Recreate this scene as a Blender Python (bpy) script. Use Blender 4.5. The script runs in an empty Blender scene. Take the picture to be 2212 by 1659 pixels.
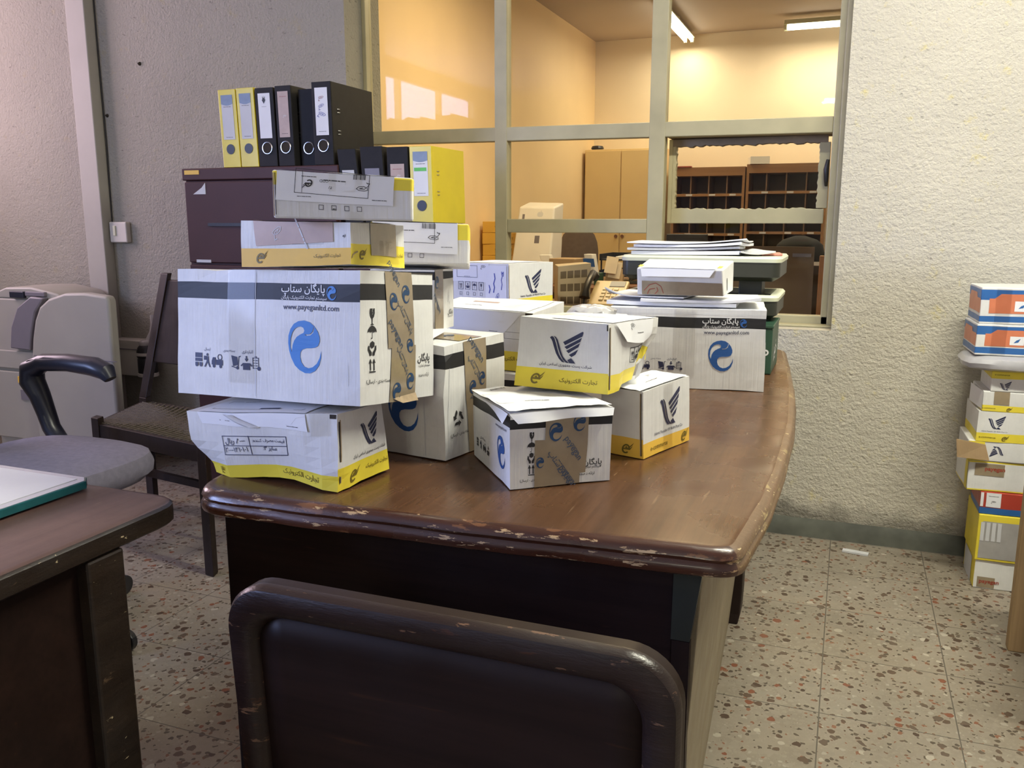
import bpy, bmesh, math, random
from math import sin, cos, pi, radians
from mathutils import Vector, Matrix, noise
from mathutils.geometry import tessellate_polygon

random.seed(7)
SC = bpy.context.scene
COL = SC.collection

# ---------------------------------------------------------------- camera
cam_data = bpy.data.cameras.new('camera')
cam = bpy.data.objects.new('camera', cam_data)
COL.objects.link(cam)
cam.location = (0.0, 0.0, 1.15)
cam.rotation_euler = (radians(90 - 10.8), 0.0, radians(21.2))
cam_data.sensor_width = 36.0
cam_data.lens = 36.0 * 1860.0 / 2212.0
cam_data.clip_start = 0.02
SC.camera = cam

# ---------------------------------------------------------------- world, exposure
SC.view_settings.view_transform = 'Standard'
SC.view_settings.look = 'None'
SC.view_settings.exposure = 0.0
SC.view_settings.gamma = 1.0
SC.view_settings.use_curve_mapping = False
world = bpy.data.worlds.new('world')
SC.world = world
world.use_nodes = True
bg = world.node_tree.nodes['Background']
bg.inputs[0].default_value = (0.60, 0.72, 1.0, 1)
bg.inputs[1].default_value = 1.2


def area_light(name, loc, rot, sx, sy, energy, color):
    d = bpy.data.lights.new(name, 'AREA')
    d.shape = 'RECTANGLE'
    d.size, d.size_y, d.energy, d.color = sx, sy, energy, color
    o = bpy.data.objects.new(name, d)
    COL.objects.link(o)
    o.location, o.rotation_euler = loc, rot
    return o


# daylight coming in through the two windows of the room's street side
area_light('daylight_window', (-4.70, -2.3, 1.96), (0, radians(-90), 0), 1.4, 2.9, 310.0, (0.42, 0.53, 1.0))
area_light('daylight_window_small', (-4.70, 2.45, 1.96), (0, radians(-90), 0), 1.4, 1.15, 56.0, (1.0, 0.73, 0.84))

# ---------------------------------------------------------------- materials
MATS = {}


def nt(name):
    m = bpy.data.materials.new(name)
    m.use_nodes = True
    t = m.node_tree
    return m, t, t.nodes['Principled BSDF']


def node(t, kind, **kw):
    n = t.nodes.new(kind)
    for k, v in kw.items():
        if hasattr(n, k):
            setattr(n, k, v)
        else:
            n.inputs[k.replace('_', ' ')].default_value = v
    return n


def coords(t, scale=(1, 1, 1), kind='Object', rot=(0, 0, 0)):
    c = t.nodes.new('ShaderNodeTexCoord')
    mp = t.nodes.new('ShaderNodeMapping')
    mp.inputs['Scale'].default_value = scale
    mp.inputs['Rotation'].default_value = rot
    t.links.new(c.outputs[kind], mp.inputs[0])
    return mp.outputs[0]


def ramp(t, fac, stops, const=False):
    r = t.nodes.new('ShaderNodeValToRGB')
    e = r.color_ramp.elements
    if const:
        r.color_ramp.interpolation = 'CONSTANT'
    e[0].position, e[0].color = stops[0][0], (*stops[0][1], 1)
    e[1].position, e[1].color = stops[1][0], (*stops[1][1], 1)
    for p, c in stops[2:]:
        q = e.new(p)
        q.color = (*c, 1)
    t.links.new(fac, r.inputs[0])
    return r.outputs[0]


def mixc(t, fac, a, b, mode='MIX'):
    n = t.nodes.new('ShaderNodeMix')
    n.data_type = 'RGBA'
    n.blend_type = mode
    for sock, v in ((n.inputs[0], fac), (n.inputs[6], a), (n.inputs[7], b)):
        if hasattr(v, 'is_output') or isinstance(v, bpy.types.NodeSocket):
            t.links.new(v, sock)
        elif isinstance(v, (int, float)):
            sock.default_value = v
        else:
            sock.default_value = (*v, 1)
    return n.outputs[2]


def noise_tex(t, vec, scale, detail=3, rough=.55):
    n = node(t, 'ShaderNodeTexNoise')
    n.inputs['Scale'].default_value = scale
    n.inputs['Detail'].default_value = detail
    n.inputs['Roughness'].default_value = rough
    t.links.new(vec, n.inputs['Vector'])
    return n.outputs['Fac']


def bump(t, b, h, strength, dist=.01):
    n = node(t, 'ShaderNodeBump')
    n.inputs['Strength'].default_value = strength
    n.inputs['Distance'].default_value = dist
    t.links.new(h, n.inputs['Height'])
    t.links.new(n.outputs[0], b.inputs['Normal'])


def M(name, col=None, rough=.5, var=.08, scale=12., metal=0., bmp=0., bscale=60., coat=0., stretch=(1, 1, 1), emit=0., alpha=None, spec=None):
    """a painted / plain procedural material: base colour varied by noise, optional fine bump"""
    if name in MATS:
        return MATS[name]
    m, t, b = nt(name)
    v = coords(t, stretch)
    n = noise_tex(t, v, scale)
    lo = tuple(max(0, c * (1 - var)) for c in col)
    hi = tuple(min(1, c * (1 + var)) for c in col)
    t.links.new(ramp(t, n, [(.3, lo), (.7, hi)]), b.inputs['Base Color'])
    b.inputs['Roughness'].default_value = rough
    b.inputs['Metallic'].default_value = metal
    b.inputs['Coat Weight'].default_value = coat
    if spec is not None:
        b.inputs['Specular IOR Level'].default_value = spec
    if bmp:
        bump(t, b, noise_tex(t, v, bscale, 2), bmp, .002)
    if emit:
        b.inputs['Emission Color'].default_value = (*col, 1)
        b.inputs['Emission Strength'].default_value = emit
    MATS[name] = m
    return m


def mat_card(name, col, rough=.55):
    if name in MATS:
        return MATS[name]
    m, t, b = nt(name)
    v = coords(t)
    dirt = noise_tex(t, v, 14, 5, .65)
    c = ramp(t, dirt, [(.25, tuple(x * .86 for x in col)), (.62, col)])
    t.links.new(c, b.inputs['Base Color'])
    b.inputs['Roughness'].default_value = rough
    flute = noise_tex(t, coords(t, (170, 170, 3)), 1.0, 2)
    bump(t, b, flute, .38, .002)
    MATS[name] = m
    return m


def mat_stucco(name, base, patch, amt=1.0):
    m, t, b = nt(name)
    v = coords(t)
    big = noise_tex(t, v, 1.6, 4, .6)
    mid = noise_tex(t, v, 16, 5, .7)
    c1 = ramp(t, big, [(.3, tuple(x * .88 for x in base)), (.7, base)])
    f = ramp(t, mid, [(.60, (0, 0, 0)), (.72, (1, 1, 1))])
    c2 = mixc(t, f, c1, patch)
    pit = noise_tex(t, coords(t, (1, 1, 1.9)), 30, 5, .7)
    f2 = ramp(t, pit, [(.325, (1, 1, 1)), (.385, (0, 0, 0))])
    c3 = mixc(t, f2, c2, tuple(x * .55 for x in base))
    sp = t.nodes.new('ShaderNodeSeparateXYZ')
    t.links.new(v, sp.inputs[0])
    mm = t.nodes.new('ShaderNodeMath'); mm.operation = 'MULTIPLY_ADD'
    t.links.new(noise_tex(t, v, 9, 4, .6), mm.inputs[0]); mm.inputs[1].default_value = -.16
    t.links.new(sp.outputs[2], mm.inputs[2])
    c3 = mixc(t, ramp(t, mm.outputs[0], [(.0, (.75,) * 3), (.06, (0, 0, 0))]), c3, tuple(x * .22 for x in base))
    t.links.new(c3, b.inputs['Base Color'])
    b.inputs['Roughness'].default_value = .85
    hgt = t.nodes.new('ShaderNodeMath')
    hgt.operation = 'ADD'
    t.links.new(noise_tex(t, coords(t, (1, 1, 1.7)), 22, 5, .65), hgt.inputs[0])
    t.links.new(noise_tex(t, v, 90, 3, .6), hgt.inputs[1])
    bump(t, b, hgt.outputs[0], .55 * amt, .015)
    MATS[name] = m
    return m


def mat_terrazzo():
    m, t, b = nt('terrazzo_tile')
    c = t.nodes.new('ShaderNodeTexCoord')
    v = c.outputs['Object']
    base = ramp(t, noise_tex(t, v, 5, 4, .7), [(.3, (.245, .215, .17)), (.7, (.315, .275, .22))])
    fine = noise_tex(t, v, 160, 2, .6)
    base = mixc(t, ramp(t, fine, [(.60, (0, 0, 0)), (.68, (.35, .35, .35))]), base, (.42, .38, .31))
    warp = node(t, 'ShaderNodeTexNoise')
    warp.inputs['Scale'].default_value = 55
    t.links.new(v, warp.inputs['Vector'])
    add = t.nodes.new('ShaderNodeVectorMath')
    add.operation = 'MULTIPLY_ADD'
    t.links.new(warp.outputs['Color'], add.inputs[0])
    add.inputs[1].default_value = (.016, .016, 0)
    t.links.new(v, add.inputs[2])
    for sc, thr, cols in ((78, .34, [(0.0, (.30, .265, .21)), (.30, (.17, .095, .06)), (.37, (.35, .32, .265)), (.46, (.12, .095, .07)), (.56, (.29, .255, .205)), (.80, (.24, .115, .07)), (.86, (.10, .08, .06))]),
                          (36, .27, [(0.0, (.085, .055, .038)), (.07, (.29, .255, .205)), (.50, (.12, .08, .055)), (.59, (.28, .25, .20)), (.76, (.22, .085, .048)), (.81, (.41, .375, .31)), (.87, (.13, .095, .07))])):
        vo = node(t, 'ShaderNodeTexVoronoi')
        vo.voronoi_dimensions = '2D'
        vo.inputs['Scale'].default_value = sc
        vo.inputs['Randomness'].default_value = 1
        t.links.new(add.outputs[0], vo.inputs['Vector'])
        sep = t.nodes.new('ShaderNodeSeparateColor')
        t.links.new(vo.outputs['Color'], sep.inputs[0])
        chip = ramp(t, sep.outputs[0], cols, True)
        lim = t.nodes.new('ShaderNodeMath')
        lim.operation = 'MULTIPLY'
        t.links.new(sep.outputs[1], lim.inputs[0])
        lim.inputs[1].default_value = thr * 1.55
        less = t.nodes.new('ShaderNodeMath')
        less.operation = 'LESS_THAN'
        t.links.new(vo.outputs['Distance'], less.inputs[0])
        t.links.new(lim.outputs[0], less.inputs[1])
        base = mixc(t, less.outputs[0], base, chip)
    # joints every 0.30 m
    sp = t.nodes.new('ShaderNodeSeparateXYZ')
    t.links.new(v, sp.inputs[0])
    lines = []
    for ax, off in ((0, .006), (1, .2)):
        a = t.nodes.new('ShaderNodeMath'); a.operation = 'SUBTRACT'
        t.links.new(sp.outputs[ax], a.inputs[0]); a.inputs[1].default_value = off
        w = t.nodes.new('ShaderNodeMath'); w.operation = 'PINGPONG'
        t.links.new(a.outputs[0], w.inputs[0]); w.inputs[1].default_value = .15
        l = t.nodes.new('ShaderNodeMath'); l.operation = 'LESS_THAN'
        t.links.new(w.outputs[0], l.inputs[0]); l.inputs[1].default_value = .0016
        lines.append(l.outputs[0])
    mx = t.nodes.new('ShaderNodeMath'); mx.operation = 'MAXIMUM'
    t.links.new(lines[0], mx.inputs[0]); t.links.new(lines[1], mx.inputs[1])
    base = mixc(t, mx.outputs[0], base, (.13, .115, .095))
    grime = ramp(t, noise_tex(t, v, 2.3, 4), [(.35, (.82, .80, .77)), (.65, (1, 1, 1))])
    base = mixc(t, 1.0, base, grime, 'MULTIPLY')
    t.links.new(base, b.inputs['Base Color'])
    t.links.new(ramp(t, noise_tex(t, v, 7, 3), [(.3, (.30,) * 3), (.7, (.46,) * 3)]), b.inputs['Roughness'])
    MATS['terrazzo'] = m
    return m


def mat_wood(name, dark, light, rough=.3, axis='Y', scale=1.0, scratch=None, coat=0.0, chips=None, chip_lo=.62, spec=None):
    m, t, b = nt(name)
    s = {'X': (1.2, 26, 26), 'Y': (26, 1.2, 26), 'Z': (26, 26, 1.2)}[axis]
    v = coords(t, tuple(k * scale for k in s))
    g = noise_tex(t, v, 1.0, 6, .65)
    c = ramp(t, g, [(.28, dark), (.72, light)])
    fine = noise_tex(t, coords(t, tuple(k * scale * 6 for k in s)), 1.0, 3)
    c = mixc(t, ramp(t, fine, [(.30, (.62,) * 3), (.52, (1,) * 3)]), tuple(k * .8 for k in dark), c)
    if scratch:
        sc = noise_tex(t, coords(t, (90, 9, 90) if axis == 'Y' else (9, 90, 90), rot=(0, 0, .5)), 1.0, 2)
        c = mixc(t, ramp(t, sc, [(.70, (0, 0, 0)), (.76, (.6,) * 3)]), c, scratch)
    if chips:
        p = noise_tex(t, coords(t, (.45, 1, 2.4)), 19, 6, .72)
        c = mixc(t, ramp(t, p, [(chip_lo, (0, 0, 0)), (chip_lo + .02, (1, 1, 1))]), c, chips[0])
        p2 = noise_tex(t, coords(t, (.6, 1.3, 3.2)), 33, 5, .7)
        c = mixc(t, ramp(t, p2, [(chip_lo + .03, (0, 0, 0)), (chip_lo + .045, (1, 1, 1))]), c, chips[1])
        bump(t, b, p, .35, .004)
    t.links.new(c, b.inputs['Base Color'])
    rr = ramp(t, noise_tex(t, coords(t), 9, 4), [(.3, (rough * .75,) * 3), (.7, (min(1, rough * 1.4),) * 3)])
    t.links.new(rr, b.inputs['Roughness'])
    b.inputs['Coat Weight'].default_value = coat
    b.inputs['Coat Roughness'].default_value = .15
    if spec is not None:
        b.inputs['Specular IOR Level'].default_value = spec
    MATS[name] = m
    return m


def mat_glass(name, tint=(1, 1, 1), rough=.02, refl=1.0):
    m = bpy.data.materials.new(name)
    m.use_nodes = True
    t = m.node_tree
    t.nodes.clear()
    out = t.nodes.new('ShaderNodeOutputMaterial')
    tr = t.nodes.new('ShaderNodeBsdfTransparent')
    tr.inputs[0].default_value = (*tint, 1)
    gl = t.nodes.new('ShaderNodeBsdfGlossy')
    gl.inputs['Roughness'].default_value = rough
    fr = t.nodes.new('ShaderNodeFresnel')
    fr.inputs[0].default_value = 1.45
    ml = t.nodes.new('ShaderNodeMath')
    ml.operation = 'MULTIPLY'
    ml.inputs[1].default_value = refl
    t.links.new(fr.outputs[0], ml.inputs[0])
    mx = t.nodes.new('ShaderNodeMixShader')
    t.links.new(ml.outputs[0], mx.inputs[0])
    t.links.new(tr.outputs[0], mx.inputs[1])
    t.links.new(gl.outputs[0], mx.inputs[2])
    t.links.new(mx.outputs[0], out.inputs[0])
    MATS[name] = m
    return m


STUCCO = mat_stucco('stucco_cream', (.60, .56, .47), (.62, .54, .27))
STUCCO_L = mat_stucco('stucco_dim', (.355, .34, .285), (.35, .32, .225), .7)  # same stucco as the cream, darkened for the weaker light on the left
PLASTER = M('back_room_plaster', (.86, .66, .38), .8, .04, 2.0, bmp=.05, bscale=120)
PLASTER_LIT = M('back_room_lit_plaster', (.85, .73, .54), .8, .04, 2.0, bmp=.05, bscale=120)  # side wall paint made paler, the far end's lamp light put into the colour
CEIL_B = M('back_ceiling_plaster', (.50, .43, .37), .85, .03, 2.0)
CEIL = M('ceiling_plaster', (.72, .66, .58), .85, .03, 2.0)
FLOORM = mat_terrazzo()
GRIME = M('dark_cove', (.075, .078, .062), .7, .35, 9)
FRAME = M('window_paint', (.43, .39, .24), .42, .10, 7, bmp=.06, bscale=40)
FRAME_D = M('window_frame_brown', (.22, .17, .11), .5, .2, 14)  # darker brown on the transom's underside and the sash's top rail
GLASS = mat_glass('window_glass', (.97, .98, .96), .015, .30)
DESK = mat_wood('desk_top_wood', (.060, .027, .012), (.125, .060, .029), .26, 'Y', 1.13, (.20, .125, .07), .0, spec=.24)
DESK_EDGE = mat_wood('desk_edge_wood', (.028, .008, .004), (.085, .028, .012), .28, 'X', .8, None, .3, ((.15, .062, .024), (.46, .31, .16)), .575)
DESK_EDGE_R = mat_wood('desk_edge_worn', (.10, .055, .025), (.20, .12, .06), .4, 'Y', .8, None, .1, ((.30, .22, .10), (.55, .44, .24)), .60)
MAHOG = mat_wood('dark_mahogany', (.013, .0075, .0062), (.025, .0135, .0105), .40, 'X', .7, (.04, .018, .01), .0, spec=.13)
MAHOG_RAIL = mat_wood('dark_mahogany_scuffed', (.012, .0065, .0055), (.026, .0125, .009), .34, 'X', .7, (.05, .022, .012), .0, ((.045, .016, .008), (.13, .07, .04)), .615, spec=.4)
MAHOG_Z = mat_wood('dark_mahogany_upright', (.013, .007, .006), (.025, .0135, .010), .42, 'Z', .7, None, .0, spec=.25)
DESK_L = mat_wood('side_desk_wood', (.075, .042, .036), (.145, .085, .072), .38, 'Y', .6, (.28, .2, .16), .15)
DESK_L_EDGE = mat_wood('side_desk_edge_wood', (.012, .008, .006), (.032, .020, .013), .4, 'Y', .6, None, 0, ((.08, .05, .03), (.45, .36, .22)), .64)
BEIGE = mat_wood('beige_laminate', (.25, .205, .13), (.30, .25, .16), .55, 'Y', .4)
PINE = mat_wood('light_timber', (.33, .215, .10), (.45, .31, .16), .5, 'Z', .6)
RACKWOOD = mat_wood('rack_wood', (.24, .12, .045), (.36, .19, .08), .5, 'X', .4)
RACKIN = M('rack_inside', (.21, .135, .095), .6, .2, 4)
WHITE = mat_card('white_card', (.74, .74, .725))
KRAFT = mat_card('kraft_card', (.42, .29, .16))
KRAFT_IN = M('raw_board_edge', (.36, .27, .17), .8, .2, 60)
SLIT = M('board_gap', (.035, .027, .02), .9, .1)
LEMON = M('lemon_print', (.80, .66, .055), .5, .07, 10)
GOLD = M('golden_print', (.80, .50, .07), .5, .06, 10)
BAND = M('black_print', (.022, .022, .024), .5, .15, 20, spec=.3)
INK = M('ink_black', (.02, .02, .022), .5, .05)
NAVY = M('ink_navy', (.022, .027, .075), .5, .05)
BLUE = M('ink_blue', (.018, .095, .33), .5, .05)
BLUE_LIT = M('ink_blue_daylit', (.035, .20, .56), .5, .05)  # same print as the blue ink, daylight on the biggest carton painted in
TAPEBLUE = M('ink_tape_blue', (.012, .050, .13), .4, .05)
TAPEINK = M('ink_tape_grey', (.060, .085, .13), .4, .05)
OLIVE = M('ink_olive', (.17, .125, .015), .5, .05)
WINK = M('ink_white', (.75, .75, .75), .5, .03)
BIRO = M('ink_biro', (.03, .05, .36), .5, .05)
REDINK = M('ink_red', (.33, .05, .03), .5, .1)
TAPE = M('brown_tape', (.295, .235, .155), .25, .10, 30, coat=.5)
TAPE_PINK = M('paper_tape', (.47, .345, .285), .45, .08, 25)
CLEAR = mat_glass('clear_tape', (.985, .98, .97), .15, .35)
PAPER = M('paper', (.80, .81, .84), .6, .03, 8)
PAPER_G = M('paper_grey', (.60, .61, .63), .6, .05, 8)
BLACKP = M('black_plastic', (.018, .018, .021), .38, .1, 20)
NAVYP = M('navy_plastic', (.016, .019, .034), .33, .1, 20)
GREYF = M('grey_fabric', (.20, .19, .25), .9, .1, 60, bmp=.3, bscale=500)
STEEL = M('steel', (.55, .55, .55), .3, .05, 20, metal=1)
BINDER_Y = M('binder_yellow', (.74, .60, .035), .3, .05, 9)
BINDER_K = M('binder_black', (.016, .015, .015), .6, .12, 30, bmp=.1, bscale=300, spec=.25)
MAROON = M('maroon_steel', (.062, .024, .023), .5, .10, 5, spec=.3)
MACH = M('machine_beige', (.37, .355, .31), .5, .04, 5)
MACH_D = M('machine_grey', (.19, .175, .20), .45, .05, 5)
TRUNK_V = M('trunking_painted', (.40, .385, .34), .6, .05, 5)
TRUNK = M('trunking_pvc', (.62, .60, .54), .5, .05, 5)
SCALEG = M('dark_green_enamel', (.030, .032, .023), .35, .1, 10)
RIM = M('cream_rim', (.68, .70, .52), .45, .05, 10)
GREENB = M('green_enamel', (.022, .068, .040), .4, .1, 10)
TUBE = M('lamp_tube', (1.0, .93, .78), .3, 0, emit=9.0)
TUBE_W = M('lamp_tube_white', (1.0, .97, .88), .3, 0, emit=45.0)
CANE = M('woven_cane', (.075, .062, .042), .7, .3, 60)
TEAL = M('glass_edge', (.01, .10, .11), .15, .2, 20)
DGLASS = M('desk_glass_top', (.50, .52, .60), .06, .03, 3, coat=.6)
CABY = M('cabinet_yellow', (.76, .58, .29), .45, .04, 3)
ORANGE = M('carton_orange', (.62, .20, .10), .35, .08, 12)
CBLUE = M('carton_blue', (.03, .13, .38), .35, .08, 12)
RED = M('packet_red', (.42, .055, .035), .35, .08, 12)
GREYTAPE = M('grey_wrap', (.38, .37, .36), .3, .1, 22, coat=.4)
FILM = M('plastic_bag', (.45, .45, .47), .25, .12, 20, coat=.5)
BOARD = M('hardboard', (.16, .105, .055), .55, .06, 4)
DESKRED = mat_wood('back_desk_wood', (.15, .065, .03), (.25, .12, .06), .4, 'X', .5)
# ---------------------------------------------------------------- mesh building
FRAME_OF = {}


def tag(o, label=None, cat=None, group=None, kind=None):
    for k, v in (('label', label), ('category', cat), ('group', group), ('kind', kind)):
        if v:
            o[k] = v
    return o


def thing(name, loc, label, cat, group=None, rz=0.0):
    o = bpy.data.objects.new(name, None)
    o.empty_display_size = .05
    COL.objects.link(o)
    o.location = loc
    o.rotation_euler = (0, 0, rz)
    FRAME_OF[o] = Matrix.Translation(Vector(loc)) @ Matrix.Rotation(rz, 4, 'Z')
    return tag(o, label, cat, group)


class MB:
    def __init__(self):
        self.v, self.f, self.m, self.mats = [], [], [], []

    def mi(self, mat):
        if mat not in self.mats:
            self.mats.append(mat)
        return self.mats.index(mat)

    def add(self, verts, faces, mat):
        n, k = len(self.v), self.mi(mat)
        self.v += [tuple(p) for p in verts]
        for f in faces:
            self.f.append([n + i for i in f])
            self.m.append(k)

    def hexa(self, c, mat):
        self.add(c, [(0, 1, 5, 4), (1, 2, 6, 5), (2, 3, 7, 6), (3, 0, 4, 7), (4, 5, 6, 7), (3, 2, 1, 0)], mat)

    def box(self, x0, x1, y0, y1, z0, z1, mat):
        self.hexa([(x0, y0, z0), (x1, y0, z0), (x1, y1, z0), (x0, y1, z0), (x0, y0, z1), (x1, y0, z1), (x1, y1, z1), (x0, y1, z1)], mat)

    def rbox(self, c, size, rot, mat):
        """box by centre, size and rotation (x,y,z euler)"""
        R = Matrix.Rotation(rot[2], 3, 'Z') @ Matrix.Rotation(rot[1], 3, 'Y') @ Matrix.Rotation(rot[0], 3, 'X')
        sx, sy, sz = (s / 2 for s in size)
        pts = [Vector(c) + R @ Vector(p) for p in ((-sx, -sy, -sz), (sx, -sy, -sz), (sx, sy, -sz), (-sx, sy, -sz), (-sx, -sy, sz), (sx, -sy, sz), (sx, sy, sz), (-sx, sy, sz))]
        self.hexa(pts, mat)

    def prism(self, poly, axis, a, b, mat):
        """extrude a 2D polygon along an axis: X takes (y,z), Y takes (x,z), Z takes (x,y)"""
        def P(p, h):
            return {'X': (h, p[0], p[1]), 'Y': (p[0], h, p[1]), 'Z': (p[0], p[1], h)}[axis]
        n = len(poly)
        vs = [P(p, a) for p in poly] + [P(p, b) for p in poly]
        fs = [(i, (i + 1) % n, n + (i + 1) % n, n + i) for i in range(n)] + [tuple(range(n))[::-1], tuple(range(n, 2 * n))]
        self.add(vs, fs, mat)

    def cyl(self, p0, p1, r0, r1, mat, n=20, caps=True):
        p0, p1 = Vector(p0), Vector(p1)
        d = (p1 - p0).normalized()
        u = d.orthogonal().normalized()
        w = d.cross(u)
        vs = []
        for p, r in ((p0, r0), (p1, r1)):
            vs += [p + (u * cos(2 * pi * i / n) + w * sin(2 * pi * i / n)) * r for i in range(n)]
        fs = [(i, (i + 1) % n, n + (i + 1) % n, n + i) for i in range(n)]
        if caps:
            fs += [tuple(range(n))[::-1], tuple(range(n, 2 * n))]
        self.add(vs, fs, mat)

    def tube(self, pts, r, mat, n=10, sx=1.0, up=None):
        """swept round (or oval) section along a polyline; r may be a list"""
        pts = [Vector(p) for p in pts]
        k = len(pts)
        rs = r if isinstance(r, (list, tuple)) else [r] * k
        vs = []
        side0 = Vector(up) if up else None
        for i, p in enumerate(pts):
            d = (pts[min(i + 1, k - 1)] - pts[max(i - 1, 0)]).normalized()
            a = side0 if side0 else d.orthogonal()
            a = (a - d * a.dot(d)).normalized()
            b = d.cross(a)
            side0 = a if not up else side0
            vs += [p + (a * cos(2 * pi * j / n) * sx + b * sin(2 * pi * j / n)) * rs[i] for j in range(n)]
        fs = [(i * n + j, i * n + (j + 1) % n, (i + 1) * n + (j + 1) % n, (i + 1) * n + j) for i in range(k - 1) for j in range(n)]
        fs += [tuple(range(n))[::-1], tuple(range((k - 1) * n, k * n))]
        self.add(vs, fs, mat)

    def lathe(self, c, prof, mat, n=24, axis='Z', sx=1.0, sy=1.0):
        c = Vector(c)
        vs = []
        for r, h in prof:
            for i in range(n):
                x, y = r * cos(2 * pi * i / n) * sx, r * sin(2 * pi * i / n) * sy
                vs.append(c + {'Z': Vector((x, y, h)), 'Y': Vector((x, h, y)), 'X': Vector((h, x, y))}[axis])
        k = len(prof)
        fs = [(i * n + j, i * n + (j + 1) % n, (i + 1) * n + (j + 1) % n, (i + 1) * n + j) for i in range(k - 1) for j in range(n)]
        fs += [tuple(range(n))[::-1], tuple(range((k - 1) * n, k * n))]
        self.add(vs, fs, mat)

    def grid(self, P, nu, nv, mat, closed=False):
        vs = [P(i / nu, j / nv) for j in range(nv + 1) for i in range(nu + 1)]
        fs = [(j * (nu + 1) + i, j * (nu + 1) + i + 1, (j + 1) * (nu + 1) + i + 1, (j + 1) * (nu + 1) + i) for j in range(nv) for i in range(nu)]
        self.add(vs, fs, mat)

    def rings(self, rings, mat, cap0=True, cap1=True, mats=None):
        n = len(rings[0])
        base = len(self.v)
        self.v += [tuple(p) for r in rings for p in r]
        for k in range(len(rings) - 1):
            for i in range(n):
                self.f.append([base + k * n + i, base + k * n + (i + 1) % n, base + (k + 1) * n + (i + 1) % n, base + (k + 1) * n + i])
                self.m.append(self.mi(mats[k][i] if mats else mat))
        if cap0:
            self.f.append([base + i for i in range(n)][::-1]); self.m.append(self.mi(mat))
        if cap1:
            self.f.append([base + (len(rings) - 1) * n + i for i in range(n)]); self.m.append(self.mi(mat))

    def build(self, name, parent=None, bevel=0.0, seg=2, smooth=False, label=None, weld=False, solid=0.0):
        me = bpy.data.meshes.new(name)
        vs = self.v
        if parent is not None:
            inv = FRAME_OF[parent].inverted()
            vs = [inv @ Vector(p) for p in vs]
        me.from_pydata([tuple(p) for p in vs], [], self.f)
        for m in self.mats:
            me.materials.append(m)
        me.polygons.foreach_set('material_index', self.m)
        bm = bmesh.new()
        bm.from_mesh(me)
        if weld:
            bmesh.ops.remove_doubles(bm, verts=bm.verts, dist=2e-5)
        if weld != 'sheet':
            bmesh.ops.recalc_face_normals(bm, faces=bm.faces)
        bm.to_mesh(me)
        bm.free()
        if smooth:
            me.polygons.foreach_set('use_smooth', [True] * len(me.polygons))
            try:
                me.set_sharp_from_angle(angle=radians(38))
            except Exception:
                pass
        o = bpy.data.objects.new(name, me)
        COL.objects.link(o)
        if parent is not None:
            o.parent = parent
            FRAME_OF[o] = FRAME_OF[parent]
        else:
            FRAME_OF[o] = Matrix.Identity(4)
        if solid:
            s = o.modifiers.new('thickness', 'SOLIDIFY')
            s.thickness, s.offset = solid, 0
        if bevel:
            b = o.modifiers.new('edges', 'BEVEL')
            b.width, b.segments, b.limit_method, b.angle_limit = bevel, seg, 'ANGLE', radians(40)
            b.harden_normals = False
        if label:
            o['label'] = label
        return o


def struct(o):
    o['kind'] = 'structure'
    return o


def copy_tree(o, parent=None):
    c = o.copy()
    COL.objects.link(c)
    if parent is not None:
        c.parent = parent
    for ch in list(o.children):
        copy_tree(ch, c)
    return c


# ---------------------------------------------------------------- writing: Persian letters joined by their presentation forms
_F = {'ا': 0xFE8D, 'ب': 0xFE8F, 'پ': 0xFB56, 'ت': 0xFE95, 'ج': 0xFE9D, 'خ': 0xFEA5, 'د': 0xFEA9, 'ذ': 0xFEAB, 'ر': 0xFEAD, 'ز': 0xFEAF, 'س': 0xFEB1,
      'ش': 0xFEB5, 'ص': 0xFEB9, 'ف': 0xFED1, 'ق': 0xFED5, 'ک': 0xFB8E, 'گ': 0xFB92, 'ل': 0xFEDD, 'م': 0xFEE1, 'ن': 0xFEE5, 'و': 0xFEED, 'ه': 0xFEE9, 'ی': 0xFBFC, 'ئ': 0xFE89}
_STOP = set('ادذرزو')


def persian(s):
    out = []
    n = len(s)
    i = 0
    while i < n:
        ch = s[i]
        if ch not in _F:
            out.append(ch); i += 1; continue
        prev = i > 0 and s[i - 1] in _F and s[i - 1] not in _STOP
        if ch == 'ل' and i + 1 < n and s[i + 1] == 'ا':
            out.append(chr(0xFEFC if prev else 0xFEFB)); i += 2; continue
        nxt = i + 1 < n and s[i + 1] in _F and ch not in _STOP
        k = (3 if nxt else 1) if prev else (2 if nxt else 0)
        out.append(chr(_F[ch] + k)); i += 1
    t = ''.join(out)[::-1]
    res, run = '', ''
    for ch in t:
        if ch in '۰۱۲۳۴۵۶۷۸۹':
            run = ch + run
        else:
            res += run + ch; run = ''
    res += run
    return res.translate({ord('('): ')', ord(')'): '('})


_TX = {}


def T(s, fa=None, bold=0.0, slant=0.0):
    """writing as flat triangles: (points, triangles, width, height), centred, height 1 unit = letter size"""
    if fa is None:
        fa = any(ch in _F for ch in s)
    if fa and not bold:
        bold = .011
    key = (s, bold, slant)
    if key in _TX:
        return _TX[key]
    c = bpy.data.curves.new('writing', 'FONT')
    c.body = persian(s) if fa else s
    c.resolution_u = 2
    c.offset = bold
    c.shear = slant
    o = bpy.data.objects.new('writing', c)
    me = o.to_mesh()
    vs = [(v.co.x, v.co.y) for v in me.vertices]
    fs = [tuple(p.vertices) for p in me.polygons]
    o.to_mesh_clear()
    bpy.data.objects.remove(o)
    bpy.data.curves.remove(c)
    xs, ys = [p[0] for p in vs], [p[1] for p in vs]
    cx, cy = (min(xs) + max(xs)) / 2, (min(ys) + max(ys)) / 2
    r = ([(x - cx, y - cy) for x, y in vs], fs, max(xs) - min(xs), max(ys) - min(ys))
    _TX[key] = r
    return r


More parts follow.
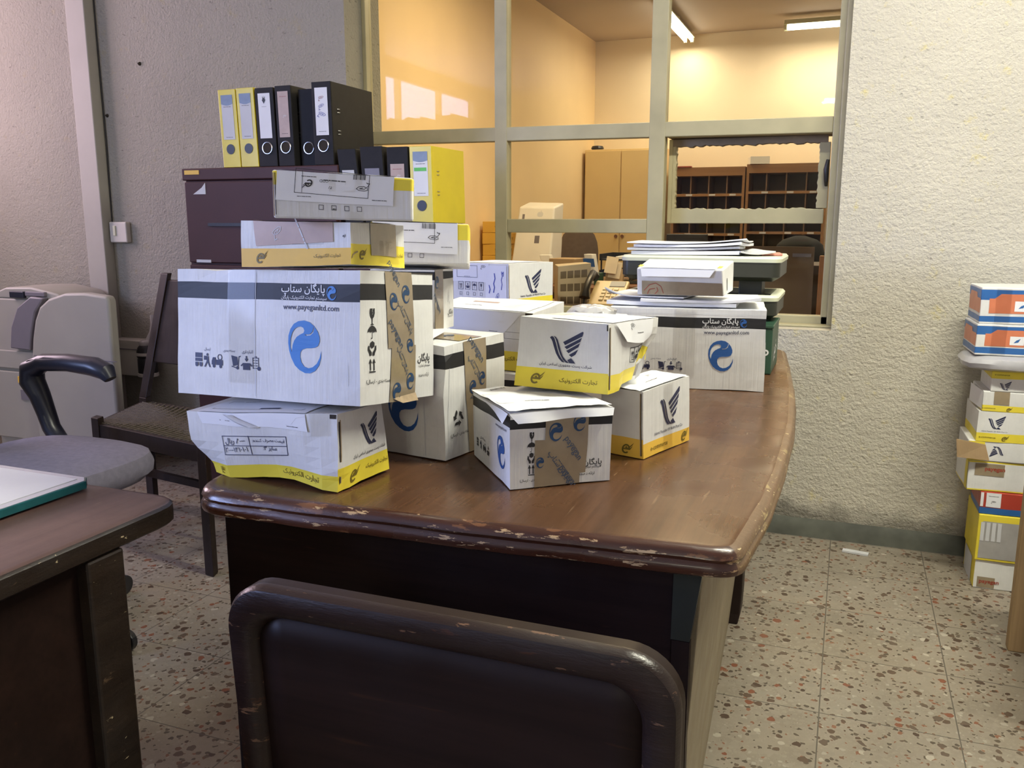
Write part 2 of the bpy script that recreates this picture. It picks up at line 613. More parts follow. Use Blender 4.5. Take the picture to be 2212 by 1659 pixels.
def S(*polys):
    """a shape from closed outlines, each [outer, hole, hole...] or a plain outline, scaled to height 1 and centred"""
    vs, fs = [], []
    for p in polys:
        loops = p if isinstance(p[0][0], (tuple, list)) else [p]
        flat = [q for l in loops for q in l]
        tr = tessellate_polygon([[Vector((a, b, 0)) for a, b in l] for l in loops])
        n = len(vs)
        vs += flat
        fs += [tuple(n + i for i in t) for t in tr]
    xs, ys = [p[0] for p in vs], [p[1] for p in vs]
    h = max(ys) - min(ys)
    cx, cy = (min(xs) + max(xs)) / 2, (min(ys) + max(ys)) / 2
    return ([((x - cx) / h, (y - cy) / h) for x, y in vs], fs, (max(xs) - min(xs)) / h, 1.0)


def flip(pts):
    return [(x, -y) for x, y in pts]


def rect(x0, y0, x1, y1):
    return [(x0, y0), (x1, y0), (x1, y1), (x0, y1)]


def ringrect(x0, y0, x1, y1, w):
    return [rect(x0, y0, x1, y1), rect(x0 + w, y0 + w, x1 - w, y1 - w)]


def disc(x, y, r, n=14, a0=0, a1=2 * pi):
    return [(x + r * cos(a0 + (a1 - a0) * i / n), y + r * sin(a0 + (a1 - a0) * i / n)) for i in range(n + (0 if a1 - a0 > 6.2 else 1))]


def stroke(pts, w):
    out = []
    for (x0, y0), (x1, y1) in zip(pts, pts[1:]):
        dx, dy = x1 - x0, y1 - y0
        L = math.hypot(dx, dy) or 1
        nx, ny = -dy / L * w / 2, dx / L * w / 2
        ex, ey = dx / L * w * .3, dy / L * w * .3
        out.append([(x0 + nx - ex, y0 + ny - ey), (x1 + nx + ex, y1 + ny + ey), (x1 - nx + ex, y1 - ny + ey), (x0 - nx - ex, y0 - ny - ey)])
    return out


SWIRL = S([flip([(1125, 592), (1122, 640), (1105, 690), (1070, 730), (1030, 747), (985, 748), (940, 730), (900, 700), (868, 650), (850, 600), (843, 550), (847, 500), (865, 455), (895, 420), (935, 400),
                 (985, 393), (1030, 402), (1065, 425), (1095, 460), (1112, 500), (1113, 530), (1100, 560), (1075, 573), (1040, 578), (1000, 580), (965, 590), (948, 610), (945, 640), (955, 675), (980, 703),
                 (1015, 713), (1050, 705), (1085, 680), (1110, 640)]),
           flip([(862, 575), (866, 520), (882, 478), (905, 452), (930, 440), (958, 436), (978, 444), (986, 462), (978, 478), (950, 490), (920, 507), (897, 532), (882, 562), (872, 610)]),
           flip([(990, 488), (1030, 484), (1052, 466), (1062, 440), (1056, 425), (1068, 440), (1060, 472), (1036, 491), (1000, 496)])])
BIRD = S(flip([(343, 690), (352, 680), (366, 680), (378, 692), (390, 720), (404, 760), (420, 800), (440, 830), (466, 856), (444, 854), (420, 832), (396, 796), (378, 752), (364, 716), (354, 700)]),
         flip([(373, 676), (390, 682), (406, 700), (420, 735), (434, 775), (450, 812), (472, 838), (498, 857), (474, 857), (450, 836), (430, 802), (412, 758), (400, 720), (388, 694)]),
         flip([(450, 712), (595, 627), (603, 632), (596, 660), (466, 732)]), flip([(462, 745), (592, 670), (582, 699), (480, 760)]),
         flip([(476, 772), (580, 708), (568, 738), (494, 788)]), flip([(496, 800), (566, 756), (546, 794), (516, 814)]), flip([(484, 838), (512, 822), (545, 858), (500, 858)]))
_e = S([(x + .22 * y, y) for x, y in [(.40 * cos(a), .42 * sin(a)) for a in [.0 + 5.5 * i / 24 for i in range(25)]] + [(.24 * cos(a), .28 * sin(a)) for a in [5.5 - 5.5 * i / 24 for i in range(25)]]], [(-.28, -.06), (.40, -.06), (.43, .06), (-.26, .06)])
_ev, _ef = _e[0], _e[1]
_eh = 1.0


def make_elogo():
    e = [(x / _eh * .8, y / _eh * .8 - .1) for x, y in _ev]
    wing = [[(.12, -.05), (.75, .50), (.62, .30), (.24, -.08)], [(.28, -.1), (.62, .22), (.54, .06), (.38, -.12)], [(-.1, .02), (.06, .14), (.2, -.1), (.1, -.14)]]
    vs, fs = list(e), list(_ef)
    for w in wing:
        n = len(vs)
        vs += w
        fs.append((n, n + 1, n + 2, n + 3))
    return (vs, fs, 1.1, 1.0)


ELOGO = make_elogo()
GOBLET = S([(-.2, 1), (.03, 1), (-.03, .82), (.06, .76), (-.01, .62), (.02, .62), (.12, .78), (.03, .86), (.09, 1), (.2, 1), (.21, .72), (.15, .5), (.04, .38), (.03, .1), (.17, 0), (-.17, 0), (-.03, .1), (-.04, .38), (-.15, .5), (-.21, .72)])
BROLLY = S([(-.42, .45), (-.36, .68), (-.2, .85), (0, .92), (.2, .85), (.36, .68), (.42, .45), (.28, .52), (.14, .45), (.02, .5), (.02, .08), (-.04, 0), (-.12, .02), (-.14, .1), (-.1, .1), (-.06, .05), (-.02, .1), (-.02, .5), (-.14, .45), (-.28, .52)])
HANDS = S([(0, 1), (.2, .88), (.2, .62), (0, .5), (-.2, .62), (-.2, .88)], [(-.36, .7), (-.26, .66), (-.22, .45), (-.03, .22), (-.05, 0), (-.22, 0), (-.26, .18), (-.38, .4)], [(.36, .7), (.26, .66), (.22, .45), (.03, .22), (.05, 0), (.22, 0), (.26, .18), (.38, .4)])
ARROWS = S(*[[(x - .05, .14), (x - .05, .66), (x - .15, .66), (x, 1), (x + .15, .66), (x + .05, .66), (x + .05, .14)] for x in (-.17, .17)], rect(-.3, 0, .3, .09))
RECYC = S(*[[(x * cos(k) - y * sin(k), x * sin(k) + y * cos(k)) for x, y in ((-.78, -.80), (.10, -.80), (.10, -1.0), (.58, -.62), (.10, -.24), (.10, -.44), (-.42, -.44), (-.62, -.52))] for k in (0, 2 * pi / 3, 4 * pi / 3)])
TRUCKI = S(rect(-.1, .22, .6, .62), [(-.55, .22), (-.55, .5), (-.42, .78), (-.14, .78), (-.14, .22)], disc(-.32, .14, .14), disc(.36, .14, .14), [disc(.3, .82, .24), disc(.3, .82, .17)])
TROLLEY = S([(-.5, 1), (.1, .9), (.16, .32), (-.3, .2)], [(.1, .1), (.22, .95), (.42, 1.0), (.42, .93), (.28, .88), (.2, .08)], disc(.12, .1, .13), [(-.45, .16), (.1, .03), (.1, .1), (-.45, .23)])
BOXIN = S([(-.32, 0), (.32, 0), (.32, .5), (-.32, .5)], [(-.32, .5), (-.55, .3), (-.42, .25), (-.28, .42)], [(.32, .5), (.55, .3), (.42, .25), (.28, .42)], [(-.07, 1), (.07, 1), (.07, .8), (.18, .8), (0, .58), (-.18, .8), (-.07, .8)])
CLIPB = S(ringrect(-.3, .1, .3, .95, .06), rect(-.1, .9, .1, 1.05), rect(-.2, .7, .2, .76), rect(-.2, .5, .2, .56), rect(-.2, .3, .2, .36), disc(.3, .12, .16))
PORTER = S(disc(-.02, .9, .1), [(-.1, .78), (.1, .78), (.12, .42), (.3, .02), (.18, .0), (.0, .34), (-.2, .0), (-.32, .02), (-.1, .42)], rect(-.36, .5, -.12, .8))
CARTS = S(rect(-.34, .62, .3, .95), rect(-.34, .36, .3, .58), [(-.34, .3), (-.06, .3), (-.06, .1), (-.15, 0), (-.3, 0), (-.34, .1)], [(.04, .3), (.32, .3), (.32, .1), (.26, 0), (.12, 0), (.04, .1)])
APPLE_SHAPE = S(disc(-.12, .3, .34), disc(.14, .3, .34))


class Surf:
    """a curved patch one can print and paste on: P(u, v, off) is a world point, W and H its size in metres"""
    def __init__(self, P):
        self.P0 = P
        p = [Vector(P(a, b, 0)) for a, b in ((0, .5), (1, .5), (.5, 0), (.5, 1))]
        self.W, self.H = (p[1] - p[0]).length, (p[3] - p[2]).length

    def P(self, u, v, off=0.0):
        return self.P0(u, v, off)

    def sub(self, q, lift=0.0, curl=None):
        """patch over the (u,v) quad q = bl, br, tr, tl"""
        def P(s, t, off=0.0):
            u = (q[0][0] * (1 - s) + q[1][0] * s) * (1 - t) + (q[3][0] * (1 - s) + q[2][0] * s) * t
            v = (q[0][1] * (1 - s) + q[1][1] * s) * (1 - t) + (q[3][1] * (1 - s) + q[2][1] * s) * t
            return self.P0(u, v, off + lift + (curl(s, t) if curl else 0.0))
        return Surf(P)


def stamp(mb, surf, shape, u, v, h=None, mat=None, w=None, rot=0.0, off=.0007, sx=1.0, warp=None):
    """print a shape at (u,v) with height h (or width w) in metres"""
    vs, fs, sw, sh = shape
    k = (w / sw) if w else h / sh
    c, s = cos(rot), sin(rot)
    out = []
    for x, y in vs:
        x, y = x * k * sx, y * k
        x, y = x * c - y * s, x * s + y * c
        out.append(surf.P(u + x / surf.W, v + y / surf.H, off))
    mb.add(out, fs, mat)


def patch(mb, surf, u0, u1, v0, v1, mat, off=.0006, nu=8, nv=4):
    mb.grid(lambda a, b: surf.P(u0 + (u1 - u0) * a, v0 + (v1 - v0) * b, off), nu, nv, mat)


FIDX = {'F': (0, 1, 5, 4), 'R': (1, 2, 6, 5), 'L': (3, 0, 4, 7), 'B': (2, 3, 7, 6), 'T': (4, 5, 6, 7), 'D': (3, 2, 1, 0)}


class Carton:
    """a cardboard box from its eight corners (front-left, front-right, back-right, back-left; bottom then top), a little uneven"""
    def __init__(self, c, amp=.0014, seed=0, dents=(), root=None, bulge=.0):
        self.c = [Vector(p) for p in c]
        self.amp, self.seed, self.dents = amp, Vector((seed * 3.1, seed * 1.7, seed * .9)), dents
        self.mid = sum(self.c, Vector()) / 8
        self.bulge = bulge
        self.mb = MB()
        self.root, self.todo = None, []
        self.s = {f: Surf(self.face(f)) for f in FIDX}

    def warp(self, p):
        q = p + noise.noise_vector(p * 11 + self.seed) * self.amp + noise.noise_vector(p * 31 + self.seed) * self.amp * .35
        for d, r, push in self.dents:
            k = (q - Vector(d)).length / r
            if k < 1:
                q = q + Vector(push) * (1 - k * k) ** 2
        return q

    def face(self, f):
        a, b, c, d = [self.c[i] for i in FIDX[f]]
        n = (b - a).cross(d - a).normalized()

        def P(u, v, off=0.0):
            p = (a * (1 - u) + b * u) * (1 - v) + (d * (1 - u) + c * u) * v
            uu, vv = min(max(u, 0), 1), min(max(v, 0), 1)
            return self.warp(p) + n * (off + self.bulge * 16 * uu * (1 - uu) * vv * (1 - vv))
        return P

    def body(self, mat, bands=(), top=None, top_print=None):
        """bands: (v0, v1, material) around the four sides, or (v0, v1, material, faces)"""
        cuts = sorted(set([i / 7 for i in range(8)] + [x for b in bands for x in b[:2] if 0 < x < 1]))
        us = [i / 9 for i in range(10)]
        for f in 'FRLB':
            for v0, v1 in zip(cuts, cuts[1:]):
                m = mat
                for b in bands:
                    if b[0] - 1e-6 <= v0 and v1 <= b[1] + 1e-6 and (len(b) < 4 or f in b[3]):
                        m = b[2]
                for u0, u1 in zip(us, us[1:]):
                    self.mb.add([self.s[f].P(u, v) for u, v in ((u0, v0), (u1, v0), (u1, v1), (u0, v1))], [(0, 1, 2, 3)], m)
        for f in 'TD':
            for i in range(9):
                for j in range(9):
                    self.mb.add([self.s[f].P((i + a) / 9, (j + b) / 9) for a, b in ((0, 0), (1, 0), (1, 1), (0, 1))], [(0, 1, 2, 3)], (top if top and f == 'T' else mat))
        return self

    def stamp(self, f, shape, u, v, h=None, mat=None, **k):
        stamp(self.mb, self.s[f], shape, u, v, h, mat, **k)

    def slit(self, f, u0, u1, v0, v1, mat=None):
        patch(self.mb, self.s[f], u0, u1, v0, v1, mat or SLIT, .0008, 6, 2)

    def finish(self, label, cat='box', group=None, name='shipping_carton'):
        b = [self.c[i] for i in range(4)]
        base = sum(b, Vector()) / 4
        self.root = thing(name, base, label, cat, group)
        self.mb.build('carton_body', self.root, bevel=.0028, seg=2, weld=True)
        for a, k in self.todo:
            self.strip(*a, **k)
        return self.root

    def strip(self, quads, mat, name='packing_tape', prints=(), lift=.0012, label=None, nu=6, nv=8):
        """tape or paper pasted on one or more faces: quads = (face, uv-quad); prints = (quad index, shape, s, t, h, mat, rot)"""
        if self.root is None:
            self.todo.append(((quads, mat, name, prints), dict(lift=lift, label=label, nu=nu, nv=nv)))
            return None
        mb = MB()
        ss = []
        for q in quads:
            s = self.s[q[0]].sub(q[1], lift, q[2] if len(q) > 2 else None)
            ss.append(s)
            mb.grid(lambda a, b, s=s: s.P(a, b), nu, nv, mat)
        for p in prints:
            stamp(mb, ss[p[0]], p[1], p[2], p[3], p[4], p[5], rot=(p[6] if len(p) > 6 else 0), sx=(p[7] if len(p) > 7 else 1), off=.0005)
        return mb.build(name, self.root, weld='sheet', smooth=True, label=label)


def Q(u0, u1, v0, v1):
    return [(u0, v0), (u1, v0), (u1, v1), (u0, v1)]


def barcode(n=26, w=2.6):
    r = random.Random(n)
    x, out = 0.0, []
    while x < w:
        b = r.choice((.03, .05, .09))
        out.append(rect(x, 0, x + b, 1))
        x += b + r.choice((.04, .06, .1))
    return S(*out)


BARC = barcode()
LINES = S(*[rect(x, 0, x + w, .1) for x, w in ((0, .5), (.56, .3), (.92, .62), (1.6, .2), (1.86, .5))], rect(0, .0, .01, .35))
LOOPS = S(*stroke([(0, .3), (.2, .55), (.1, .9), (.5, 1), (1.2, .95), (1.5, .75), (1.2, .5), (.6, .45), (.3, .6), (.5, .8), (1.1, .75), (.7, .62)], .07), *stroke([(0, .3), (-.1, .1), (.15, .12), (.25, 0)], .09))
CHECK = S(ringrect(0, 0, 1, 1, .1))
FRAMEBOX = S(ringrect(0, 0, 3.4, 1, .02))
# ---------------------------------------------------------------- the room
XL, XR, YF, YB, HC = -4.6, 2.6, -6.0, 3.235, 2.8          # main room
WO_L, WO_R, WO_B, WO_T = -1.991, -.043, .763, 2.25        # opening of the office window
YW = 3.52                                                 # far face of the partition wall


def slab(name, boxes, bevel=0.0, extra=None):
    mb = MB()
    for b in boxes:
        mb.box(*b)
    if extra:
        extra(mb)
    return struct(mb.build(name, None, bevel=bevel))


slab('floor', [(XL - .2, XR + .2, YF - .2, 8.5, -.1, 0, FLOORM)])
slab('ceiling', [(XL - .2, XR + .2, YF - .2, YW, HC, HC + .1, CEIL)])
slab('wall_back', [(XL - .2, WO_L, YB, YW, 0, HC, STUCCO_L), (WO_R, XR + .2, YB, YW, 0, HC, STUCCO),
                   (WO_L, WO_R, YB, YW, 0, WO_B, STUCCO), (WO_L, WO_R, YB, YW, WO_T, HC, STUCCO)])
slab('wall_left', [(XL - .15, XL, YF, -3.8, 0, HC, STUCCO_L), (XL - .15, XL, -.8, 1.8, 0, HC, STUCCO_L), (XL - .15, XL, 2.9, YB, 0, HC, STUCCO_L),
                   (XL - .15, XL, -3.8, -.8, 0, 1.25, STUCCO_L), (XL - .15, XL, -3.8, -.8, 2.68, HC, STUCCO_L), (XL - .15, XL, 1.8, 2.9, 0, 1.25, STUCCO_L), (XL - .15, XL, 1.8, 2.9, 2.68, HC, STUCCO_L)])
slab('wall_right', [(XR, XR + .15, YF, YB, 0, HC, STUCCO)])
slab('wall_front', [(XL, XR, YF - .15, YF, 0, HC, STUCCO)])
for i, (a, b) in enumerate(((-3.8, -.8), (1.8, 2.9))):
    mb = MB()
    n = 3 if i == 0 else 2
    for k in range(n + 1):
        y = a + (b - a) * k / n
        mb.box(XL - .09, XL - .03, y - .025, y + .025, 1.25, 2.68, FRAME)
    for z in (1.275, 2.1, 2.655):
        mb.box(XL - .085, XL - .035, a, b, z - .022, z + .022, FRAME)
    w = struct(mb.build('window_%d' % (i + 2)))

# back room beyond the glass
slab('wall_far', [(-2.52, XR + .2, 8.30, 8.45, 0, HC, PLASTER_LIT)])
slab('wall_far_left', [(-2.52, -2.37, YW, 8.45, 0, HC, PLASTER)])
slab('wall_far_right', [(XR, XR + .15, YW, 8.45, 0, HC, PLASTER_LIT)])
slab('ceiling_far', [(-2.52, XR + .2, YW, 8.45, HC, HC + .1, CEIL_B)])


# sooty cove where the partition meets the floor
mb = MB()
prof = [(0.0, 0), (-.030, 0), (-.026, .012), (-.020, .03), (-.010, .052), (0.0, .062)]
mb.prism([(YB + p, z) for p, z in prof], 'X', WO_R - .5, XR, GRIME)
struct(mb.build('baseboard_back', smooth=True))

# the office window: painted steel frame, panes, one opening sash
mb = MB()
Y0, Y1 = 3.37, 3.42


def slanted(mb, x0, x1, za0, za1, zb0, zb1, mat, y0=Y0, y1=Y1):
    mb.hexa([(x0, y0, za0), (x1, y0, zb0), (x1, y1, zb0), (x0, y1, za0), (x0, y0, za1), (x1, y0, zb1), (x1, y1, zb1), (x0, y1, za1)], mat)


mb.box(WO_L, -1.972, Y0, Y1, WO_B, WO_T, FRAME)
mb.box(-1.383, -1.329, Y0 - .0012, Y1 + .001, WO_B, WO_T, FRAME)
mb.box(-.745, -.683, Y0 - .0012, Y1 + .001, WO_B, WO_T, FRAME)
mb.box(-.085, -.060, Y0, Y1, WO_B, WO_T, FRAME)
mb.box(-.062, WO_R + .001, Y0 - .035, Y1, WO_B, WO_T, FRAME)
slanted(mb, -1.972, -.085, 1.469, 1.523, 1.455, 1.511, FRAME)
slanted(mb, -.683, -.085, 1.459, 1.475, 1.455, 1.475, FRAME_D, Y1, 3.53)
mb.box(-1.329, -.745, Y0 + .0006, Y1 - .0006, 1.098, 1.153, FRAME)
mb.box(-1.972, -.06, Y0, Y1, WO_B, .800, FRAME)
mb.box(-1.99, WO_R, Y0 - .06, Y0, WO_B, .772, FRAME)
mb.box(-1.972, -.06, Y0, Y1, WO_T - .05, WO_T, FRAME)
win = struct(mb.build('window_1', bevel=.003))
for x0, x1, z0, z1 in ((-1.972, -1.383, 1.52, 2.2), (-1.329, -.745, 1.515, 2.2), (-.683, -.085, 1.51, 2.2), (-1.972, -1.383, .8, 1.47), (-1.329, -.745, 1.153, 1.462), (-1.329, -.745, .8, 1.098), (-.683, -.085, .8, 1.136)):
    mb = MB()
    mb.box(x0, x1, 3.400, 3.404, z0, z1, GLASS)
    mb.build('window_pane', win)
# sash with ragged putty round its pane
mb = MB()
YS0, YS1 = 3.455, 3.49


def ragged(a, b, n, amp, seed):
    r = random.Random(seed)
    return [(a + (b - a) * i / n, r.uniform(-amp, amp)) for i in range(n + 1)]


mb.box(-.683, -.668, YS0, YS1, 1.136, 1.456, FRAME)
top = ragged(-.668, -.10, 46, .0042, 3)
mb.prism([(x, 1.428 + d) for x, d in top] + [(-.10, 1.456), (-.668, 1.456)], 'Y', YS0, YS1, FRAME_D)
bot = ragged(-.668, -.10, 46, .0034, 5)
mb.prism([(-.668, 1.136), (-.10, 1.136)] + [(x, 1.192 + d) for x, d in bot[::-1]], 'Y', YS0, YS1, FRAME)
lf = ragged(1.192, 1.43, 26, .002, 8)
mb.prism([(-.668, 1.192)] + [(-.654 + d, z) for z, d in lf] + [(-.668, 1.43)], 'Y', YS0, YS1, FRAME)
rg = ragged(1.192, 1.43, 26, .0028, 9)
mb.prism([(-.128 + d, z) for z, d in rg] + [(-.09, 1.43), (-.09, 1.192)], 'Y', YS0, YS1, FRAME)
sash = mb.build('opening_sash', win, bevel=.002)
mb = MB()
mb.box(-.655, -.125, 3.470, 3.474, 1.185, 1.435, GLASS)
mb.build('sash_pane', sash)
mb = MB()
mb.tube([(-.098, 3.45, 1.275), (-.098, 3.43, 1.29), (-.100, 3.425, 1.33), (-.096, 3.43, 1.365)], [.006, .008, .010, .006], BLACKP)
mb.build('sash_handle', sash, smooth=True)


# ---------------------------------------------------------------- lamps
def fluorescent(loc, length, along, energy, color, label, tube_mat, name='fluorescent_lamp', z_drop=.0):
    rz = 0 if along == 'X' else pi / 2
    t = thing(name, loc, label, 'lamp', 'fluorescent lamps', rz)
    F = FRAME_OF[t]

    def L(mb):
        mb.v = [tuple(F @ Vector(p)) for p in mb.v]
        return mb
    h = length / 2
    mb = MB()
    mb.prism([(-.03, -.015), (-.055, -.055), (.055, -.055), (.03, -.015)], 'X', -h, h, RIM)
    L(mb).build('housing', t, bevel=.004)
    mb = MB()
    mb.cyl((0, 0, -.015), (0, 0, 0), .03, .03, RIM)
    L(mb).build('mount', t)
    for y in (-.03, .03):
        mb = MB()
        mb.cyl((-h + .03, y, -.075), (h - .03, y, -.075), .013, .013, tube_mat)
        L(mb).build('tube', t, smooth=True)
        for x in (-h + .012, h - .012):
            mb = MB()
            mb.box(x - .012, x + .012, y - .014, y + .014, -.092, -.05, RIM)
            L(mb).build('tube_holder', t)
    a = area_light('lamp_light', (loc[0], loc[1], loc[2] - .11), (0, 0, rz), length, .12, energy, color)
    return t


fluorescent((-1.47, 7.55, 2.8), 1.25, 'Y', 14, (1.0, .84, .60), 'fluorescent twin tube lamp beyond the glass running toward the pale far wall', TUBE)
fluorescent((0.02, 7.85, 2.78), 1.30, 'X', 20, (1.0, .84, .60), 'fluorescent lamp beyond the glass hung parallel to the far wall', TUBE)
fluorescent((-1.0, 4.7, 2.8), 1.25, 'X', 44, (1.0, .76, .45), 'fluorescent lamp on the office ceiling near the glass partition', TUBE)
fluorescent((.165, -5.3, 2.725), 1.25, 'X', 62, (1.0, .97, .76), 'fluorescent lamp mirrored as a short white streak in the upper window pane', TUBE_W)
fluorescent((.55, 1.75, 2.8), 1.25, 'X', 68, (1.0, .98, .80), 'fluorescent lamp on the main room ceiling near the partition', TUBE_W)
# ---------------------------------------------------------------- the long worn desk
def offset_loop(pts, d):
    n = len(pts)
    out = []
    for i in range(n):
        p0, p1, p2 = Vector(pts[i - 1]), Vector(pts[i]), Vector(pts[(i + 1) % n])
        t = ((p1 - p0).normalized() + (p2 - p1).normalized()).normalized()
        nrm = Vector((t.y, -t.x))
        out.append((p1.x + nrm.x * d, p1.y + nrm.y * d))
    return out


def smooth_closed(pts, corner, n=5):
    """refine straight runs, keep corner points listed in CORNER rounded by a small radius"""
    out = []
    k = len(pts)
    for i, p in enumerate(pts):
        p = Vector(p)
        a, b = Vector(pts[i - 1]), Vector(pts[(i + 1) % k])
        r = corner.get(i, .0)
        if r:
            p0, p1 = p + (a - p).normalized() * r, p + (b - p).normalized() * r
            for j in range(n + 1):
                t = j / n
                out.append(tuple(p0 * (1 - t) ** 2 + p * 2 * t * (1 - t) + p1 * t * t))
        else:
            out.append(tuple(p))
    return out


desk = thing('office_desk', (-.5, 1.9, 0), 'long dark brown desk with worn chipped edges, covered in white cartons', 'desk')
plan = [(-.905, .990), (-.70, .994), (-.46, 1.006), (-.28, 1.018), (-.101, 1.030), (-.084, 1.25), (-.079, 1.46), (-.082, 1.78), (-.098, 2.08), (-.128, 2.42), (-.168, 2.82),
        (-.45, 2.86), (-.86, 2.86), (-.925, 2.40), (-.962, 1.9), (-.955, 1.45), (-.930, 1.12)]
plan = smooth_closed(plan, {0: .055, 4: .034, 10: .05, 12: .05})
# denser outline so the worn edge can wobble
dense = []
for i, p in enumerate(plan):
    q = plan[(i + 1) % len(plan)]
    m = max(1, int(math.dist(p, q) / .03))
    dense += [(p[0] + (q[0] - p[0]) * j / m, p[1] + (q[1] - p[1]) * j / m) for j in range(m)]
plan = dense
prof = [(-.020, .750), (-.012, .7498), (-.004, .748), (.001, .743), (.003, .737), (.000, .732), (.003, .728), (.005, .722), (.003, .715), (-.004, .711), (-.030, .710)]
rings = []
for d, z in prof:
    loop = offset_loop(plan, d)
    ring = []
    for (x, y) in loop:
        w = noise.noise(Vector((x * 14, y * 14, z * 20))) * (.0016 if d > -.015 else 0)
        ring.append((x + w, y + w, z + (w if -.012 < d else 0)))
    rings.append(ring)
n = len(plan)
side = [DESK_EDGE_R if (plan[i][0] > -.2 and 1.04 < plan[i][1] < 2.84) or (plan[i][0] < -.88 and plan[i][1] > 1.06) else DESK_EDGE for i in range(n)]
mb = MB()
top0 = rings[0]
mats = [[DESK] * n] + [list(side) for _ in range(len(prof) - 2)]
cxy = (-.52, 1.92)
for f in (.75, .4, .05):
    rings.insert(0, [(cxy[0] + (p[0] - cxy[0]) * f, cxy[1] + (p[1] - cxy[1]) * f, .75) for p in top0])
mb.rings(rings, DESK, True, True, [[DESK] * n] * 3 + mats)
mb.build('tabletop', desk, smooth=True, label='brown tabletop with chipped rounded edge')
# front board under the short end
mb = MB()
mb.box(-.918, -.187, 1.075, 1.095, .02, .712, MAHOG)
mb.build('front_board', desk, bevel=.002)
# beige side panel with its dark green front edge
mb = MB()
mb.hexa([(-.213, 1.085, .0), (-.185, 1.085, .0), (-.264, 2.56, 0), (-.292, 2.56, 0), (-.178, 1.085, .712), (-.150, 1.085, .712), (-.205, 2.56, .712), (-.233, 2.56, .712)], BEIGE)
mb.build('side_panel', desk, bevel=.0015, label='plain beige side panel')
mb = MB()
mb.hexa([(-.188, 1.070, .600), (-.163, 1.070, .600), (-.163, 1.085, .600), (-.188, 1.085, .600), (-.187, 1.070, .712), (-.148, 1.070, .712), (-.148, 1.085, .712), (-.187, 1.085, .712)], SCALEG)
mb.build('edge_strip', desk, label='dark green strip at the end of the front board')
mb = MB()
mb.box(-.187, -.163, 1.072, 1.088, .02, .598, MAHOG_Z)
mb.build('corner_post', desk)
mb = MB()
mb.box(-.918, -.892, 1.097, 2.6, .02, .712, MAHOG)
mb.build('side_board', desk)
mb = MB()
mb.box(-.89, -.30, 2.56, 2.58, .10, .712, MAHOG)
mb.build('rear_board', desk)
mb = MB()
mb.rings([[(x, y, z) for x, y in ((-.266 - d, 2.40 + d), (-.222 + d, 2.40 + d), (-.222 + d, 2.46 - d), (-.266 - d, 2.46 - d))] for z, d in ((0, -.008), (.03, -.003), (.10, .0), (.712, .0))], MAHOG_Z)
mb.build('leg', desk, bevel=.004)
mb = MB()
mb.box(-.90, -.84, 2.44, 2.50, 0, .712, MAHOG_Z)
mb.build('leg', desk, bevel=.004)

# ---------------------------------------------------------------- the dark chair tucked in front
ch = thing('wooden_chair', (-.33, .82, 0), 'dark mahogany chair with rounded back frame tucked against the short end of the long desk', 'chair')
xa, xb, yb, zt = -.572, -.106, .66, .790


def rrect(x0, x1, z0, z1, r, n=7):
    out = []
    for cx, cz, a in ((x1 - r, z1 - r, 0), (x0 + r, z1 - r, pi / 2), (x0 + r, z0 + r, pi), (x1 - r, z0 + r, 1.5 * pi)):
        out += [(cx + r * cos(a + pi / 2 * i / n), cz + r * sin(a + pi / 2 * i / n)) for i in range(n + 1)]
    return out


def lean(z):
    return -.10 * (zt - z) * -1.0 * .6


mb = MB()
# (inset, depth toward the camera): rounded rail whose inner side dips to the panel
sections = [(.000, .000), (.000, .008), (.003, .0135), (.010, .016), (.022, .0155), (.029, .0125), (.033, .007), (.034, .002)]
rings = [[(x, yb + .012 - dy + lean(z), z) for x, z in rrect(xa + i, xb - i, .36 + i, zt - i, max(.050 - i * .45, .012), 9)] for i, dy in sections]
mb.rings(rings, MAHOG_RAIL, False, False)
back = [[(x, yb + .026 + lean(z), z) for x, z in rrect(xa + i, xb - i, .36 + i, zt - i, .05 - i * .45, 9)] for i in (0.0, .034)]
mb.rings([rings[0], back[0], back[1]], MAHOG, False, False)
mb.build('back_frame', ch, smooth=True)
mb = MB()
mb.grid(lambda u, v: (xa + .028 + (xb - xa - .056) * u, yb + .013 + lean(.39 + (zt - .418) * v) + .003 * sin(pi * u), .39 + (zt - .418) * v), 12, 10, MAHOG)
mb.build('back_panel', ch, smooth=True, solid=.012)
mb = MB()
mb.rings([[(x, y, z) for x, y in ((-.52 + d, .70 + d), (-.18 - d, .70 + d), (-.18 - d, 1.05 - d), (-.52 + d, 1.05 - d))] for z, d in ((.40, .01), (.41, 0), (.44, 0), (.45, .012))], MAHOG)
mb.build('seat', ch, bevel=.006)
for x in (-.50, -.20):
    for y0, top in ((.665, .40), (1.01, .41)):
        mb = MB()
        mb.hexa([(x - .018, y0 - .018, 0), (x + .018, y0 - .018, 0), (x + .018, y0 + .018, 0), (x - .018, y0 + .018, 0), (x - .022, y0 - .02, top), (x + .022, y0 - .02, top), (x + .022, y0 + .02, top), (x - .022, y0 + .02, top)], MAHOG_Z)
        mb.build('leg', ch, bevel=.005)
for x in (-.50, -.20):
    mb = MB()
    mb.box(x - .01, x + .01, .68, 1.02, .18, .21, MAHOG)
    mb.build('stretcher', ch)

